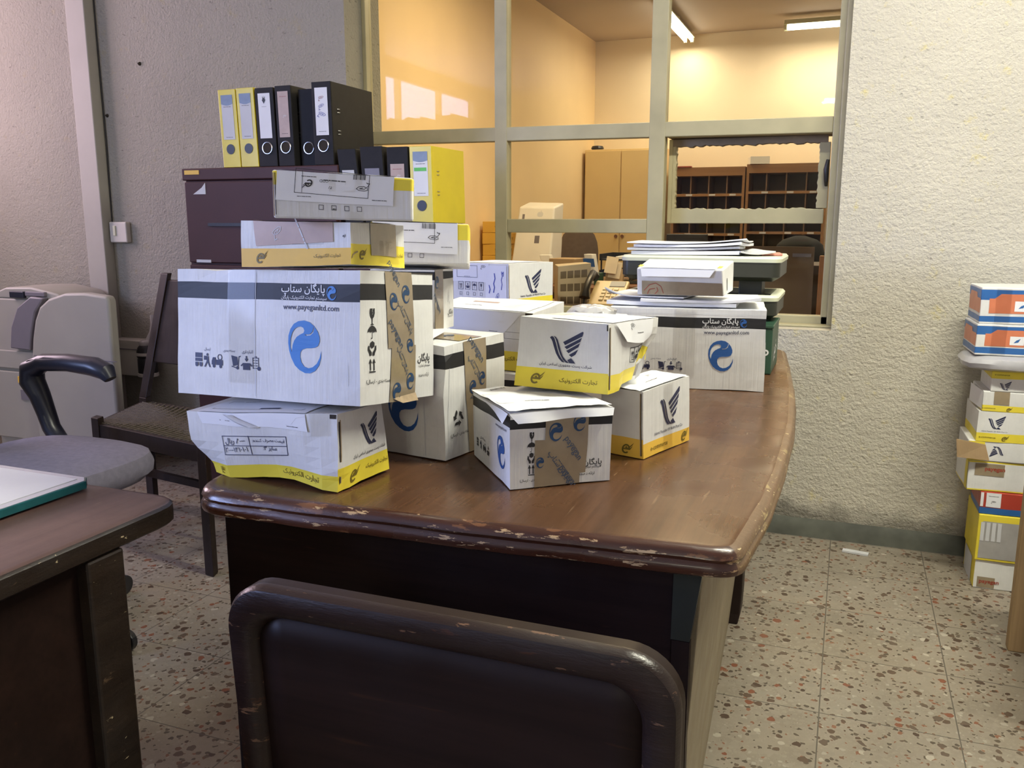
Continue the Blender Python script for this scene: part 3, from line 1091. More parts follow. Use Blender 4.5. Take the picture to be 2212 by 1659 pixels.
# ---------------------------------------------------------------- the side desk with the glass plate
sd = thing('side_desk', (-1.5, .45, 0), 'low brown side desk under a glass plate, its scuffed edge meeting the long desk', 'desk')
mb = MB()
pl = smooth_closed([(-2.35, -.45), (-.868, -.45), (-.874, .3), (-.886, .955), (-1.25, .958), (-2.35, .99)], {3: .05, 1: .03, 4: 0})
prof2 = [(-.012, .7500), (-.003, .7485), (.001, .745), (.0015, .735), (.001, .722), (-.004, .718), (-.03, .717)]
n = len(pl)
rings = [[(x, y, z) for x, y in offset_loop(pl, d)] for d, z in prof2]
mb.rings(rings, DESK_L, True, True, [[DESK_L] * n] + [[DESK_L_EDGE] * n for _ in range(len(prof2) - 2)])
mb.build('tabletop', sd, smooth=True)
mb = MB()
mb.box(-.945, -.885, .775, .835, 0, .717, DESK_L_EDGE)
mb.build('leg', sd, bevel=.004)
mb = MB()
mb.box(-.945, -.885, -.42, -.36, 0, .717, DESK_L_EDGE)
mb.build('leg', sd, bevel=.004)
for y in (.775, -.42):
    mb = MB()
    mb.box(-2.3, -2.24, y, y + .06, 0, .717, DESK_L_EDGE)
    mb.build('leg', sd, bevel=.004)
mb = MB()
mb.box(-.925, -.905, -.36, .775, .06, .717, MAHOG)
mb.build('side_board', sd)
mb = MB()
mb.box(-2.24, -.945, .80, .82, .20, .717, MAHOG)
mb.build('modesty_board', sd)

gp = thing('glass_plate', (-1.6, .4, .7505), 'thick clear glass plate with teal edge lying on the side desk', 'glass plate')
mb = MB()
mb.prism([(-1.047, -.40), (-1.044, .926), (-1.058, .940), (-2.3, .955), (-2.3, -.40)], 'Z', .7535, .7655, TEAL)
mb.build('glass_edge', gp, bevel=.001, label='teal glass edge')
mb = MB()
mb.prism([(-1.049, -.398), (-1.046, .924), (-1.060, .937), (-2.298, .952), (-2.298, -.398)], 'Z', .7656, .7662, MATS['desk_glass_top'])
mb.build('glass_face', gp)
sh = MB()
sh.prism([(-1.064, -.39), (-1.061, .925), (-2.29, .940), (-2.29, -.39)], 'Z', .7663, .7670, PAPER_G)
tag(sh.build('desk_pad'), 'white sheet lying flat on the glass plate of the side desk', 'paper')
# ---------------------------------------------------------------- cartons on the long desk
CB = {}
CB['A'] = [[-0.947, 1.061, 0.747], [-0.681, 1.045, 0.7545], [-0.671, 1.178, 0.7545], [-0.947, 1.19, 0.7506], [-0.964, 1.055, 0.852], [-0.68, 1.047, 0.871], [-0.679, 1.177, 0.867], [-0.954, 1.188, 0.855]]
CB['D'] = [[-0.919, 1.319, 0.7518], [-0.609, 1.26, 0.7518], [-0.574, 1.442, 0.7518], [-0.885, 1.5, 0.7518], [-0.918, 1.32, 0.949], [-0.606, 1.261, 0.948], [-0.574, 1.442, 0.948], [-0.884, 1.501, 0.949]]
CB['L'] = [[-0.451, 1.155, 0.7518], [-0.325, 1.258, 0.7518], [-0.461, 1.427, 0.7518], [-0.582, 1.318, 0.7518], [-0.452, 1.158, 0.871], [-0.322, 1.262, 0.867], [-0.461, 1.429, 0.862], [-0.583, 1.319, 0.861]]
CB['M'] = [[-0.302, 1.394, 0.7518], [-0.252, 1.55, 0.7518], [-0.333, 1.575, 0.7518], [-0.382, 1.419, 0.7518], [-0.305, 1.392, 0.868], [-0.256, 1.549, 0.872], [-0.334, 1.574, 0.869], [-0.384, 1.418, 0.868]]
CB['N'] = [[-0.531, 2.024, 0.7518], [-0.167, 2.071, 0.7518], [-0.197, 2.297, 0.7518], [-0.56, 2.251, 0.7518], [-0.532, 2.024, 0.942], [-0.17, 2.07, 0.943], [-0.198, 2.297, 0.943], [-0.561, 2.251, 0.942]]
CB['B'] = [[-1.002, 1.083, 0.874], [-0.645, 1.054, 0.884], [-0.625, 1.252, 0.865], [-0.982, 1.281, 0.857], [-1.001, 1.102, 1.073], [-0.647, 1.071, 1.079], [-0.631, 1.269, 1.064], [-0.985, 1.299, 1.055]]
CB['K'] = [[-0.513, 1.334, 0.875], [-0.345, 1.312, 0.875], [-0.315, 1.525, 0.863], [-0.478, 1.549, 0.865], [-0.505, 1.343, 0.992], [-0.347, 1.316, 0.988], [-0.313, 1.531, 0.978], [-0.476, 1.555, 0.979]]
CB['C'] = [[-0.851, 1.07, 1.08], [-0.662, 1.07, 1.088], [-0.66, 1.229, 1.074], [-0.849, 1.23, 1.07], [-0.852, 1.076, 1.148], [-0.663, 1.074, 1.1465], [-0.663, 1.234, 1.141], [-0.851, 1.235, 1.135]]
CB['E'] = [[-0.755, 1.024, 1.152], [-0.583, 1.113, 1.148], [-0.653, 1.248, 1.147], [-0.826, 1.158, 1.157], [-0.754, 1.023, 1.219], [-0.581, 1.112, 1.207], [-0.65, 1.248, 1.213], [-0.822, 1.158, 1.222]]
CB['F'] = [[-0.792, 1.345, 1.075], [-0.631, 1.414, 1.071], [-0.692, 1.554, 1.054], [-0.852, 1.486, 1.058], [-0.794, 1.354, 1.148], [-0.633, 1.421, 1.143], [-0.693, 1.562, 1.127], [-0.854, 1.494, 1.131]]
CB['G'] = [[-0.817, 1.386, 0.9498], [-0.691, 1.394, 0.9498], [-0.697, 1.486, 0.9498], [-0.823, 1.478, 0.9498], [-0.816, 1.386, 1.062], [-0.69, 1.395, 1.061], [-0.696, 1.486, 1.061], [-0.822, 1.478, 1.061]]
CB['I'] = [[-0.821, 1.637, 0.848], [-0.578, 1.616, 0.845], [-0.566, 1.761, 0.852], [-0.809, 1.781, 0.855], [-0.82, 1.63, 0.971], [-0.579, 1.609, 0.966], [-0.562, 1.756, 0.978], [-0.812, 1.774, 0.979]]
CB['H'] = [[-0.963, 2.059, 0.921], [-0.784, 1.999, 0.922], [-0.727, 2.172, 0.921], [-0.906, 2.232, 0.92], [-0.964, 2.06, 1.041], [-0.785, 2.0, 1.042], [-0.727, 2.172, 1.041], [-0.906, 2.232, 1.04]]
CB['O'] = [[-0.476, 2.071, 0.97], [-0.267, 2.054, 0.974], [-0.259, 2.158, 0.98], [-0.468, 2.174, 0.98], [-0.476, 2.061, 1.036], [-0.271, 2.042, 1.036], [-0.258, 2.147, 1.053], [-0.469, 2.163, 1.053]]
SEED = dict(zip('ADLMNBKCEFGIHOPJQR', range(18)))


def post_front(c, f, bu, bv, bh, th, txt, tu, tv, tw, rot=0):
    c.stamp(f, BIRD, bu, bv, bh, NAVY)
    c.stamp(f, T(txt), tu, tv, w=tw, mat=INK, rot=rot)


def label_prints(qi, s0=0.0, up=True):
    """what a post label shows: frame, barcode, lines, scribbled logo"""
    r = 0 if up else pi
    return [(qi, S(ringrect(0, 0, 3.2, 1, .025)), .50, .66, .034, INK, r), (qi, BARC, .68, .88, .009, INK, r), (qi, LOOPS, .72, .62, .014, INK, r), (qi, LINES, .45, .72, .004, INK, r), (qi, LINES, .25, .22, .003, INK, r), (qi, LINES, .82, .18, .003, INK, r)]


FA_EC, FA_POST, FA_PAY, FA_SYS = 'تجارت الکترونیک', 'شرکت پست جمهوری اسلامی ایران', 'پایگان', 'سیستم تجارت الکترونیک پایگان'
EN_POST = 'Islamic Republic OF IRAN Post Co'
THIN_SIGNS = (GOBLET, BROLLY, HANDS, ARROWS)


def signs_box(c, f, u, v, h, col, step):
    for i, sh in enumerate((ARROWS, BOXIN, BROLLY, GOBLET)):
        c.stamp(f, S(ringrect(0, 0, .8, 1, .05)), u + i * step, v, h, col)
        c.stamp(f, sh, u + i * step, v, h * .62, col, off=.0009)


def pay_front(c, f, k=1.0, blue=BLUE, icons=(1, 1, 1, 1, 1, 1)):
    W = c.s[f].W
    c.stamp(f, T(FA_PAY + ' ستاپ', bold=.0), .715, .855, w=.225 * W, mat=WINK)
    c.stamp(f, T(FA_SYS), .72, .79, w=.235 * W, mat=WINK)
    c.stamp(f, SWIRL, .86, .835, .105 * c.s[f].H, blue)
    c.stamp(f, T('www.payeganltd.com', bold=.008), .755, .715, w=.285 * W, mat=NAVY)
    c.stamp(f, SWIRL, .725, .425, .39 * c.s[f].H, blue)
    h = .11 * c.s[f].H
    for sh, u, on in ((CARTS, .13, icons[0]), (PORTER, .18, icons[1]), (TRUCKI, .24, icons[2]), (TROLLEY, .35, icons[3]), (BOXIN, .41, icons[4]), (CLIPB, .465, icons[5])):
        if on:
            c.stamp(f, sh, u, .28, h, NAVY)
    for s, u, on, w in (('ارسال', .18, icons[0], .036), ('بسته بندی', .31, icons[2], .066), ('انبارداری', .415, icons[4], .060)):
        if on:
            c.stamp(f, T(s, bold=.006), u, .365, w=w * W, mat=NAVY)


def pay_tape_prints(q, spots, rot=-.95):
    """diagonal blue marks of the printed brown tape; spots = (kind, s, t, size)"""
    out = []
    for kind, s, t, size in spots:
        if kind == 'e':
            out.append((q, SWIRL, s, t, size, TAPEBLUE, rot * .25))
        else:
            out.append((q, T(FA_PAY + ' ستاپ') if kind == 'f' else T('payegan', bold=.01), s, t, size, TAPEINK, rot))
            out.append((q, LINES, s + .10, t + .02, size * .30, TAPEINK, rot))
    return out


# A: price-table post carton, bottom of the corner stack
c = Carton(CB['A'], .0030, 1, dents=[((-.95, 1.06, .75), .06, (.020, .012, .004)), ((-.80, 1.05, .745), .12, (0, .012, .006)), ((-.68, 1.046, .76), .03, (-.004, .006, 0)), ((-.958, 1.056, .80), .05, (-.006, 0, 0))], bulge=.003)
c.body(WHITE, [(0, .20, LEMON, 'FL'), (0, .30, LEMON, 'RB')])
c.slit('F', .955, .995, .94, .995)
c.slit('R', .022, .045, .05, .90)
c.slit('R', .045, .06, .04, .92, KRAFT_IN)
c.stamp('F', S(ringrect(0, 0, 3.9, 1, .035), rect(1.62, 0, 1.66, 1), rect(0, .48, 3.9, .515)), .45, .525, .031, NAVY)
for s, u, v, w in (('قیمت مصرف کننده:', .546, .588, .060), ('۸۰۰۰ ریال', .319, .592, .038), ('سایز ۳:', .546, .462, .026), ('۲۰۰۰۱۴۱۰۱۰۱', .319, .464, .043)):
    c.stamp('F', T(s), u, v, w=w, mat=NAVY)
c.stamp('F', ELOGO, .14, .12, .016, OLIVE)
c.stamp('F', T(FA_EC), .73, .11, w=.075, mat=OLIVE)
c.stamp('R', BIRD, .66, .68, .047, NAVY)
c.stamp('R', T(FA_POST), .62, .375, w=.088, mat=INK)
c.stamp('R', ELOGO, .30, .15, .022, OLIVE)
c.stamp('R', T(FA_EC), .76, .175, w=.058, mat=OLIVE)
A = c.finish('crushed white and lemon carton with printed price table, under the biggest carton', group='post cartons')
c.strip([('T', Q(.08, .80, .0, .95)), ('F', [(.10, .84), (.815, .775), (.80, 1.0), (.08, 1.0)])], PAPER, 'address_label',
        [(0, FRAMEBOX, .5, .32, .05, INK), (0, LINES, .3, .5, .005, INK), (0, S(rect(0, 0, 6, 1)), .62, .16, .006, NAVY), (1, LINES, .87, .25, .003, INK), (1, LINES, .25, .45, .003, INK), (1, S(*stroke([(0, 0), (1, .8), (2.4, 1)], .03)), .93, .6, .012, PAPER_G)])
# folded corner of the label
c.strip([('F', [(.26, .985), (.33, .985), (.50, .80), (.40, .83)], lambda s, t: .004 * sin(pi * s))], PAPER_G, 'label_fold', lift=.003)
c.strip([('T', Q(.82, .97, .02, .6)), ('F', Q(.82, .96, .72, 1.0))], CLEAR, 'clear_tape')

# B: the biggest carton
c = Carton(CB['B'], .0016, 2, dents=[((-.66, 1.055, .89), .03, (-.003, .005, 0)), ((-.92, 1.10, 1.07), .02, (0, .004, -.004))], bulge=.002)
c.body(WHITE, [(.77, .90, BAND, 'FB'), (.785, .905, BAND, 'RL')])
pay_front(c, 'F', blue=BLUE_LIT)
c.slit('F', .457, .460, .02, .98, PAPER_G)
c.slit('F', .942, .944, .02, .30, PAPER_G)
c.slit('R', .33, 1.0, .99, 1.0)
for sh, v, h in ((GOBLET, .665, .024), (BROLLY, .55, .020), (HANDS, .43, .022), (ARROWS, .30, .021)):
    c.stamp('R', sh, .14, v, h, INK, sx=1.2)
c.stamp('R', T('(بسته بندی - ارسال)'), .225, .175, w=.062, mat=INK)
c.stamp('R', T(FA_PAY), .84, .315, w=.036, mat=INK)
c.stamp('R', T('سیستم تجارت'), .85, .255, w=.034, mat=INK)
c.stamp('R', T('ارائه دهنده'), .84, .18, w=.030, mat=INK)
B = c.finish('biggest white carton with black band and daylit blue swirl, in the corner stack', group='black banded cartons')
c.strip([('T', Q(.62, .98, .32, .68)), ('R', [(.34, .42), (.70, .40), (.665, 1.0), (.305, 1.0)]), ('R', [(.36, .0), (.715, .0), (.715, .43), (.385, .44)])], TAPE, 'brown_tape',
        pay_tape_prints(1, [('e', .25, .62, .026), ('e', .72, .72, .027), ('p', .30, .97, .010), ('f', .66, .42, .014), ('p', .28, .18, .012), ('e', .82, .04, .022)]) + pay_tape_prints(2, [('f', .45, .72, .012), ('e', .25, .18, .028), ('e', .78, .34, .026)]), label='brown parcel tape with blue swirls')
c.strip([('F', Q(.305, .455, .12, .995)), ('T', Q(.305, .455, 0, .5))], CLEAR, 'clear_tape')
c.strip([('R', [(.50, -.012), (.72, -.012), (.72, .05), (.40, .03)], lambda s, t: .006 * (1 - t))], KRAFT_IN, 'torn_edge')

# C: flat golden-banded carton
c = Carton(CB['C'], .0016, 3)
c.body(WHITE, [(0, .40, GOLD, 'F'), (0, .50, LEMON, 'RL'), (0, .40, GOLD, 'B')])
c.stamp('F', ELOGO, .18, .215, .018, OLIVE)
c.stamp('F', T(FA_EC), .79, .215, w=.045, mat=OLIVE)
c.stamp('F', T('e)', bold=.02, slant=.3), .945, .68, .006, INK)
c.stamp('F', S(ringrect(0, 0, 12, 1, .06)), .62, .53, .0045, NAVY)
c.stamp('R', ELOGO, .19, .27, .018, OLIVE)
c.stamp('R', T('تجارت'), .91, .28, w=.018, mat=OLIVE)
c.stamp('R', S(*stroke([(0, 0), (.3, .5), (.9, .8), (1.6, 1)], .22)), .06, .24, .012, KRAFT_IN)
C = c.finish('flat white carton with golden band and paper tape patch on the biggest carton', group='post cartons')
c.strip([('F', [(.145, .455), (.85, .545), (.85, 1.0), (.125, 1.0)]), ('T', Q(.12, .85, 0, .3))], TAPE_PINK, 'paper_tape', [(0, LOOPS, .3, .5, .014, PAPER_G, .6), (0, LINES, .62, .55, .008, PAPER_G, -1.2)], label='pinkish paper tape patch')
c.strip([('R', [(.35, .24), (.83, .24), (.83, 1.0), (.34, 1.0)]), ('T', Q(.5, 1.0, .34, .83))], TAPE, 'brown_tape')
c.strip([('R', Q(.50, .88, .08, .6))], CLEAR, 'clear_tape')

# E: topmost, upside down, label draped over its front
c = Carton(CB['E'], .0014, 4)
c.body(WHITE, [(.70, 1.0, LEMON, 'FRLB')])
for i in range(4):
    c.stamp('F', CHECK, .34 + i * .092, .265 - i * .004, .0068, INK)
c.stamp('F', S(rect(0, 0, .5, .3), rect(.6, 0, .8, .3)), .432, .235, .0014, INK)
c.slit('F', .004, .012, .05, .95, KRAFT_IN)
c.slit('F', .018, .023, .08, .95, SLIT)
E_ = c.finish('small white carton with draped upside down post label, topmost of the corner stack', group='post cartons')
c.strip([('F', [(.02, .39), (.862, .335), (.872, 1.0), (.036, 1.0)]), ('T', Q(.036, .872, 0, .55))], PAPER, 'address_label',
        [(0, S(ringrect(0, 0, 3.1, 1, .022)), .47, .66, .033, INK, -.03), (0, S(rect(0, 0, .022, 1)), .215, .68, .030, INK), (0, BARC, .70, .93, .0065, INK, pi), (0, LOOPS, .735, .62, .0125, INK, pi), (0, ELOGO, .27, .60, .013, INK, pi), (0, LINES, .49, .72, .0045, INK, pi), (0, T('COD'), .40, .73, .004, INK, pi), (0, LINES, .27, .83, .003, INK, pi),
         (0, LINES, .235, .15, .0028, INK, pi), (0, LINES, .88, .14, .003, INK, pi), (0, T('۴۸'), .45, .52, .004, INK, pi)])
c.strip([('F', Q(.40, .64, .62, 1.0)), ('T', Q(.40, .64, 0, .4))], CLEAR, 'clear_tape')
c.strip([('F', [(.50, -.02), (.66, -.02), (.60, .2), (.52, .2)])], CLEAR, 'clear_tape')

# G and F: the pair on the tall carton
c = Carton(CB['G'], .0012, 5)
c.body(WHITE, [(.84, .97, BAND, 'FRLB')])
c.stamp('R', T(FA_PAY), .80, .27, w=.026, mat=INK)
c.stamp('R', T('سیستم تجارت'), .80, .20, w=.026, mat=INK)
c.stamp('R', LOOPS, .74, .52, .014, PAPER_G, rot=1.4)
G = c.finish('small black banded carton with brown taped end, on the tall carton', group='black banded cartons')
c.strip([('R', Q(0, .42, 0, 1.0))], TAPE, 'brown_tape', pay_tape_prints(0, [('e', .2, .80, .022), ('p', .2, .45, .010)]))
c.strip([('T', Q(.02, .9, .05, .9)), ('R', [(.42, .97), (.98, .955), (1.0, 1.0), (.42, 1.0)])], PAPER, 'address_label', [(0, LINES, .5, .3, .006, INK)])

c = Carton(CB['F'], .0012, 6)
c.body(WHITE, [(.60, 1.0, LEMON, 'FRLB')])
for i in range(3):
    c.stamp('F', CHECK, .28 + i * .12, .20, .0075, INK)
F_ = c.finish('white carton with upside down label and yellow corner, below the single yellow binder', group='post cartons')
c.strip([('F', [(.02, .30), (.885, .245), (.885, 1.0), (.02, 1.0)]), ('T', Q(.02, .885, 0, .4))], PAPER, 'address_label',
        [(0, S(ringrect(0, 0, 3.1, 1, .022)), .36, .67, .036, INK), (0, BARC, .66, .89, .009, INK, pi), (0, LOOPS, .72, .58, .014, INK, pi), (0, LINES, .40, .70, .004, INK, pi), (0, LINES, .87, .2, .003, INK, pi)])

# D: the tall carton
c = Carton(CB['D'], .0022, 7, dents=[((-.606, 1.26, .945), .03, (-.006, .006, -.004)), ((-.60, 1.262, .86), .05, (0, -.006, 0))], bulge=.002)
c.body(WHITE, [(.795, .922, BAND)])
c.stamp('F', SWIRL, .725, .42, .082, BLUE)
c.slit('F', .866, .870, .02, .9, PAPER_G)
c.slit('R', .055, .060, .05, .8, PAPER_G)
c.stamp('R', RECYC, .20, .35, .031, INK, sx=.95)
c.stamp('R', T('(بسته بندی - ارسال)'), .235, .20, w=.06, mat=INK)
c.stamp('F', T('www.payeganltd.com', bold=.008), .75, .715, w=.09, mat=NAVY)
D = c.finish('tall white carton with recycling arrows and brown tape beside the corner stack', group='black banded cartons')
c.strip([('T', Q(.45, .98, .26, .64)), ('R', [(.37, .0), (.67, .0), (.64, 1.0), (.26, 1.0)])], TAPE, 'brown_tape',
        pay_tape_prints(1, [('p', .5, .90, .013), ('f', .45, .74, .014), ('e', .78, .64, .024), ('e', .32, .585, .024), ('p', .5, .4, .012), ('e', .6, .2, .024)]) + pay_tape_prints(0, [('e', .72, .5, .022)]))
c.strip([('T', [(.62, .05), (.86, .1), (.80, .55), (.52, .5)], lambda s, t: .002 + .008 * t * s), ], PAPER, 'address_label', [(0, LINES, .5, .5, .005, INK)])

# L: front middle carton with draped label
c = Carton(CB['L'], .0016, 8, dents=[((-.45, 1.157, .87), .03, (0, .003, -.003))])
c.body(WHITE, [(.775, .915, BAND, 'FB'), (.80, .95, BAND, 'LR')])
for sh, v, h in ((GOBLET, .655, .017), (BROLLY, .53, .0155), (HANDS, .39, .0165), (ARROWS, .235, .0165)):
    c.stamp('F', sh, .205, v, h, INK)
c.stamp('F', T('(بسته بندی - ارسال)'), .215, .10, w=.040, mat=INK)
c.stamp('F', T(FA_PAY), .815, .27, w=.030, mat=INK)
c.stamp('F', T('سیستم تجارت'), .81, .205, w=.030, mat=INK)
c.stamp('F', T('ارائه دهنده'), .76, .115, w=.026, mat=INK)
c.stamp('L', SWIRL, .78, .40, .050, BLUE)
c.stamp('L', T('www.payeganltd.com', bold=.008), .79, .735, w=.058, mat=NAVY)
for i, sh in enumerate((CARTS, PORTER, TRUCKI, BOXIN)):
    c.stamp('L', sh, .13 + i * .10, .27 - i * .006, .015, INK)
c.stamp('L', T('بسته بندی'), .28, .37, w=.03, mat=INK)
Lc = c.finish('black banded carton with crinkled draped label and brown taped end, mid desk', group='black banded cartons')
c.strip([('F', [(.33, .12), (.745, .14), (.755, .93), (.335, .93)]), ('F', [(.235, .0), (.685, .0), (.69, .60), (.235, .62)])], TAPE, 'brown_tape',
        pay_tape_prints(0, [('e', .24, .73, .028), ('e', .78, .85, .026), ('p', .64, .42, .010)]) + pay_tape_prints(1, [('e', .12, .52, .016), ('f', .55, .40, .014), ('p', .72, .14, .010)]), label='brown parcel tape with blue swirls')
c.strip([('T', Q(-.02, .99, .0, 1.0), lambda s, t: .003 + .003 * noise.noise(Vector((s * 5, t * 5, 1)))), ('F', [(.06, .865), (.98, .905), (1.0, 1.0), (-.02, 1.0)], lambda s, t: .0035 + .006 * (1 - t) * (.5 + .5 * sin(s * 9))),
         ('L', [(.60, .96), (1.0, .87), (1.0, 1.0), (.10, 1.0)], lambda s, t: .003 + .008 * (1 - t) * s)], PAPER, 'address_label',
        [(0, LINES, .4, .3, .006, INK), (0, S(ringrect(0, 0, 1.6, 1, .02)), .5, .5, .10, PAPER_G), (0, BARC, .25, .9, .010, INK), (0, LINES, .6, .7, .006, INK)], label='crinkled address label hanging over the edges', nu=14, nv=10)
# K: tilted post carton
c = Carton(CB['K'], .0016, 9, dents=[((-.30, 1.50, .866), .10, (-.02, 0, .045)), ((-.34, 1.40, .872), .05, (-.006, 0, .012))], bulge=.0012)
c.body(WHITE, [(0, .29, LEMON, 'FB'), (0, .26, LEMON, 'LR')])
c.stamp('F', BIRD, .555, .63, .054, NAVY)
c.stamp('F', T(FA_POST, bold=.004), .545, .355, w=.092, mat=NAVY)
c.stamp('F', ELOGO, .235, .15, .022, OLIVE)
c.stamp('F', T(FA_EC, bold=.006), .69, .14, w=.066, mat=OLIVE)
c.slit('F', .985, .998, .9, .985)
c.slit('R', .014, .026, .06, .95)
c.slit('R', .026, .036, .06, .95, KRAFT_IN)
signs_box(c, 'R', .46, .50, .025, INK, .078)
K = c.finish('white and lemon carton with dark wing emblem, tilted on top of two others', group='post cartons')
c.strip([('T', Q(.30, 1.0, .08, .95)), ('R', [(.28, .72), (.82, .62), (.86, 1.0), (.10, 1.0)], lambda s, t: .0015 + .004 * (1 - t) * (1 - s))], PAPER, 'address_label',
        [(0, LINES, .4, .4, .006, INK), (0, BARC, .6, .8, .010, INK), (0, FRAMEBOX, .5, .5, .04, INK), (1, LINES, .6, .5, .004, INK), (1, LOOPS, .4, .75, .012, INK)])
c.strip([('T', Q(.05, .95, .30, .60))], CLEAR, 'clear_tape')
c.strip([('R', [(.55, .0), (.95, .05), (.95, .30), (.60, .26)], lambda s, t: .004 + .01 * sin(pi * s))], FILM, 'plastic_wrap')

# M: e-commerce carton
c = Carton(CB['M'], .0014, 10)
c.body(WHITE, [(0, .215, GOLD, 'FB'), (0, .285, GOLD, 'LR')])
c.stamp('F', BIRD, .56, .635, .063, NAVY)
c.stamp('F', T(EN_POST, bold=.006), .53, .295, w=.098, mat=NAVY)
c.stamp('F', T('e-commerce', bold=.008), .325, .10, w=.060, mat=OLIVE)
c.stamp('F', ELOGO, .87, .13, .022, OLIVE)
c.stamp('L', ELOGO, .60, .13, .021, OLIVE)
c.slit('L', .945, .965, .04, .97)
c.slit('L', .925, .945, .04, .97, KRAFT_IN)
Mc = c.finish('white carton with golden band and upright wing emblem, beneath the tilted carton', group='post cartons')
c.strip([('T', [(-.05, .02), (.95, .0), (1.02, .98), (.02, .95)], lambda s, t: .002 + .002 * noise.noise(Vector((s * 4, t * 4, 3))))], PAPER, 'address_label', [(0, LINES, .5, .4, .006, INK), (0, LOOPS, .7, .7, .012, INK)])
c.strip([('F', Q(.42, .62, .0, 1.0))], CLEAR, 'clear_tape')

# N: the large carton at the far right
c = Carton(CB['N'], .0018, 11, bulge=.002)
c.body(WHITE, [(.77, .90, BAND)])
pay_front(c, 'F', blue=BLUE, icons=(0, 0, 1, 1, 1, 1))
c.slit('F', .0, 1.0, .94, .945, PAPER_G)
c.stamp('R', LINES, .5, .5, .006, INK)
N = c.finish('large white carton with black band and blue swirl, before the green box', group='black banded cartons')
c.strip([('F', Q(.425, .565, .15, 1.0)), ('T', Q(.425, .565, 0, .5))], CLEAR, 'clear_tape')
c.strip([('R', Q(.1, .9, .42, .58))], CLEAR, 'clear_tape')

# H: carton with blue handwriting, on a plain one
c = Carton(CB['H'], .0012, 12)
c.body(WHITE, [(0, .27, LEMON, 'RL')])
c.stamp('R', BIRD, .54, .61, .060, NAVY)
c.stamp('R', T(EN_POST, bold=.006), .54, .315, w=.105, mat=NAVY)
signs_box(c, 'F', .14, .51, .021, NAVY, .125)
for i in range(4):
    c.stamp('F', CHECK, .14 + i * .125, .34, .008, NAVY)
c.slit('R', .0, .012, .05, .97, KRAFT_IN)
Hc = c.finish('white post carton with blue handwriting on its side, behind the labelled long carton', group='post cartons')
c.strip([('F', Q(.0, .66, .60, 1.0)), ('T', Q(0, .9, .1, .9))], PAPER, 'address_label', [(0, S(ringrect(0, 0, 2.4, 1, .03)), .40, .55, .030, NAVY), (0, LOOPS, .85, .78, .011, INK), (0, LINES, .4, .3, .003, INK), (1, LOOPS, .5, .4, .03, BIRO)])
c.strip([('F', Q(.60, .97, .06, .96))], PAPER, 'handwritten_note',
        [(0, S(*stroke([(0, 0), (.3, .9), (.2, 1.6), (.5, 2.2), (.4, 3)], .14), *stroke([(.5, 2.6), (.8, 2.9), (.7, 2.2)], .14)), .80, .66, .046, BIRO, .1), (0, S(*stroke([(0, 0), (.2, .7), (.05, 1.2), (.3, 1.9), (.2, 2.6)], .16)), .42, .60, .05, BIRO),
         (0, LOOPS, .60, .24, .018, BIRO, 1.2), (0, S(*stroke([(0, 0), (.15, .5), (0, 1)], .14)), .2, .45, .022, BIRO)], label='white note with blue handwriting')
c = Carton([(-.99, 2.03, .7505), (-.775, 1.985, .7505), (-.715, 2.19, .7505), (-.93, 2.245, .7505), (-.99, 2.03, .918), (-.775, 1.985, .918), (-.715, 2.19, .918), (-.93, 2.245, .918)], .001, 15)
c.body(WHITE)
Jh = c.finish('plain white carton under the one with blue handwriting', group='post cartons')

# I: long carton with pale label, on a black banded one
c = Carton(CB['I'], .0014, 13)
c.body(WHITE, [(0, .33, LEMON, 'FB'), (0, .33, LEMON, 'LR'), ])
c.stamp('F', T(FA_EC), .80, .20, w=.075, mat=OLIVE)
c.stamp('F', S(ringrect(0, 0, 2.6, 1, .04)), .80, .60, .014, INK)
c.slit('F', .93, .995, .93, .995, SLIT)
Ic = c.finish('long white carton with flat address labels on top, behind the tilted post carton', group='post cartons')
c.strip([('T', Q(.02, .93, .02, .95)), ('F', [(.02, .62), (.70, .58), (.90, .985), (.02, .985)])], PAPER, 'address_label', [(0, LINES, .35, .35, .006, INK), (0, S(rect(0, 0, 5, 1)), .4, .62, .012, TAPE_PINK), (0, FRAMEBOX, .4, .5, .05, PAPER_G), (1, LINES, .85, .2, .003, INK)])
c.strip([('T', Q(.62, .80, .05, .98)), ('F', Q(.66, .84, .80, 1.0))], CLEAR, 'clear_tape')
c = Carton([(-.83, 1.62, .7505), (-.555, 1.60, .7505), (-.545, 1.77, .7505), (-.82, 1.79, .7505), (-.83, 1.62, .844), (-.555, 1.60, .844), (-.545, 1.77, .844), (-.82, 1.79, .844)], .001, 16)
c.body(WHITE, [(.62, .84, BAND)])
Jc = c.finish('black banded carton almost hidden under the long labelled one', group='black banded cartons')

# O: small carton on loose papers
c = Carton(CB['O'], .0010, 14)
c.body(WHITE, [(.55, 1.0, WHITE)])
c.slit('R', .30, .34, .15, .6, INK)
for u in (.02, .97):
    c.stamp('T', S(rect(0, 0, 1.4, 1)), min(max(u, .06), .90), .25, .02, LEMON)
O_ = c.finish('small white carton with brown tape strip, lying on loose papers on the large far carton', group='post cartons')
c.strip([('F', [(.06, .03), (.99, .02), (.99, .50), (.06, .54)])], TAPE, 'brown_tape', [(0, S(*stroke([(0, .3), (.5, .8), (1.1, 1), (1.6, .7), (1.8, .1)], .06), *stroke([(.3, 0), (.5, .4), (1.0, .5)], .06), *stroke([(1.0, .0), (1.3, .3), (1.2, .6)], .06)), .15, .45, .028, REDINK)])
c.strip([('F', [(.07, .72), (.86, .74), (.92, 1.0), (.05, 1.0)], lambda s, t: .001 + .006 * (1 - t)), ('T', Q(.05, .92, 0, .8))], PAPER, 'address_label', [(1, LINES, .5, .22, .005, INK), (1, S(ringrect(0, 0, 6, 1, .03)), .5, .2, .02, PAPER_G)])
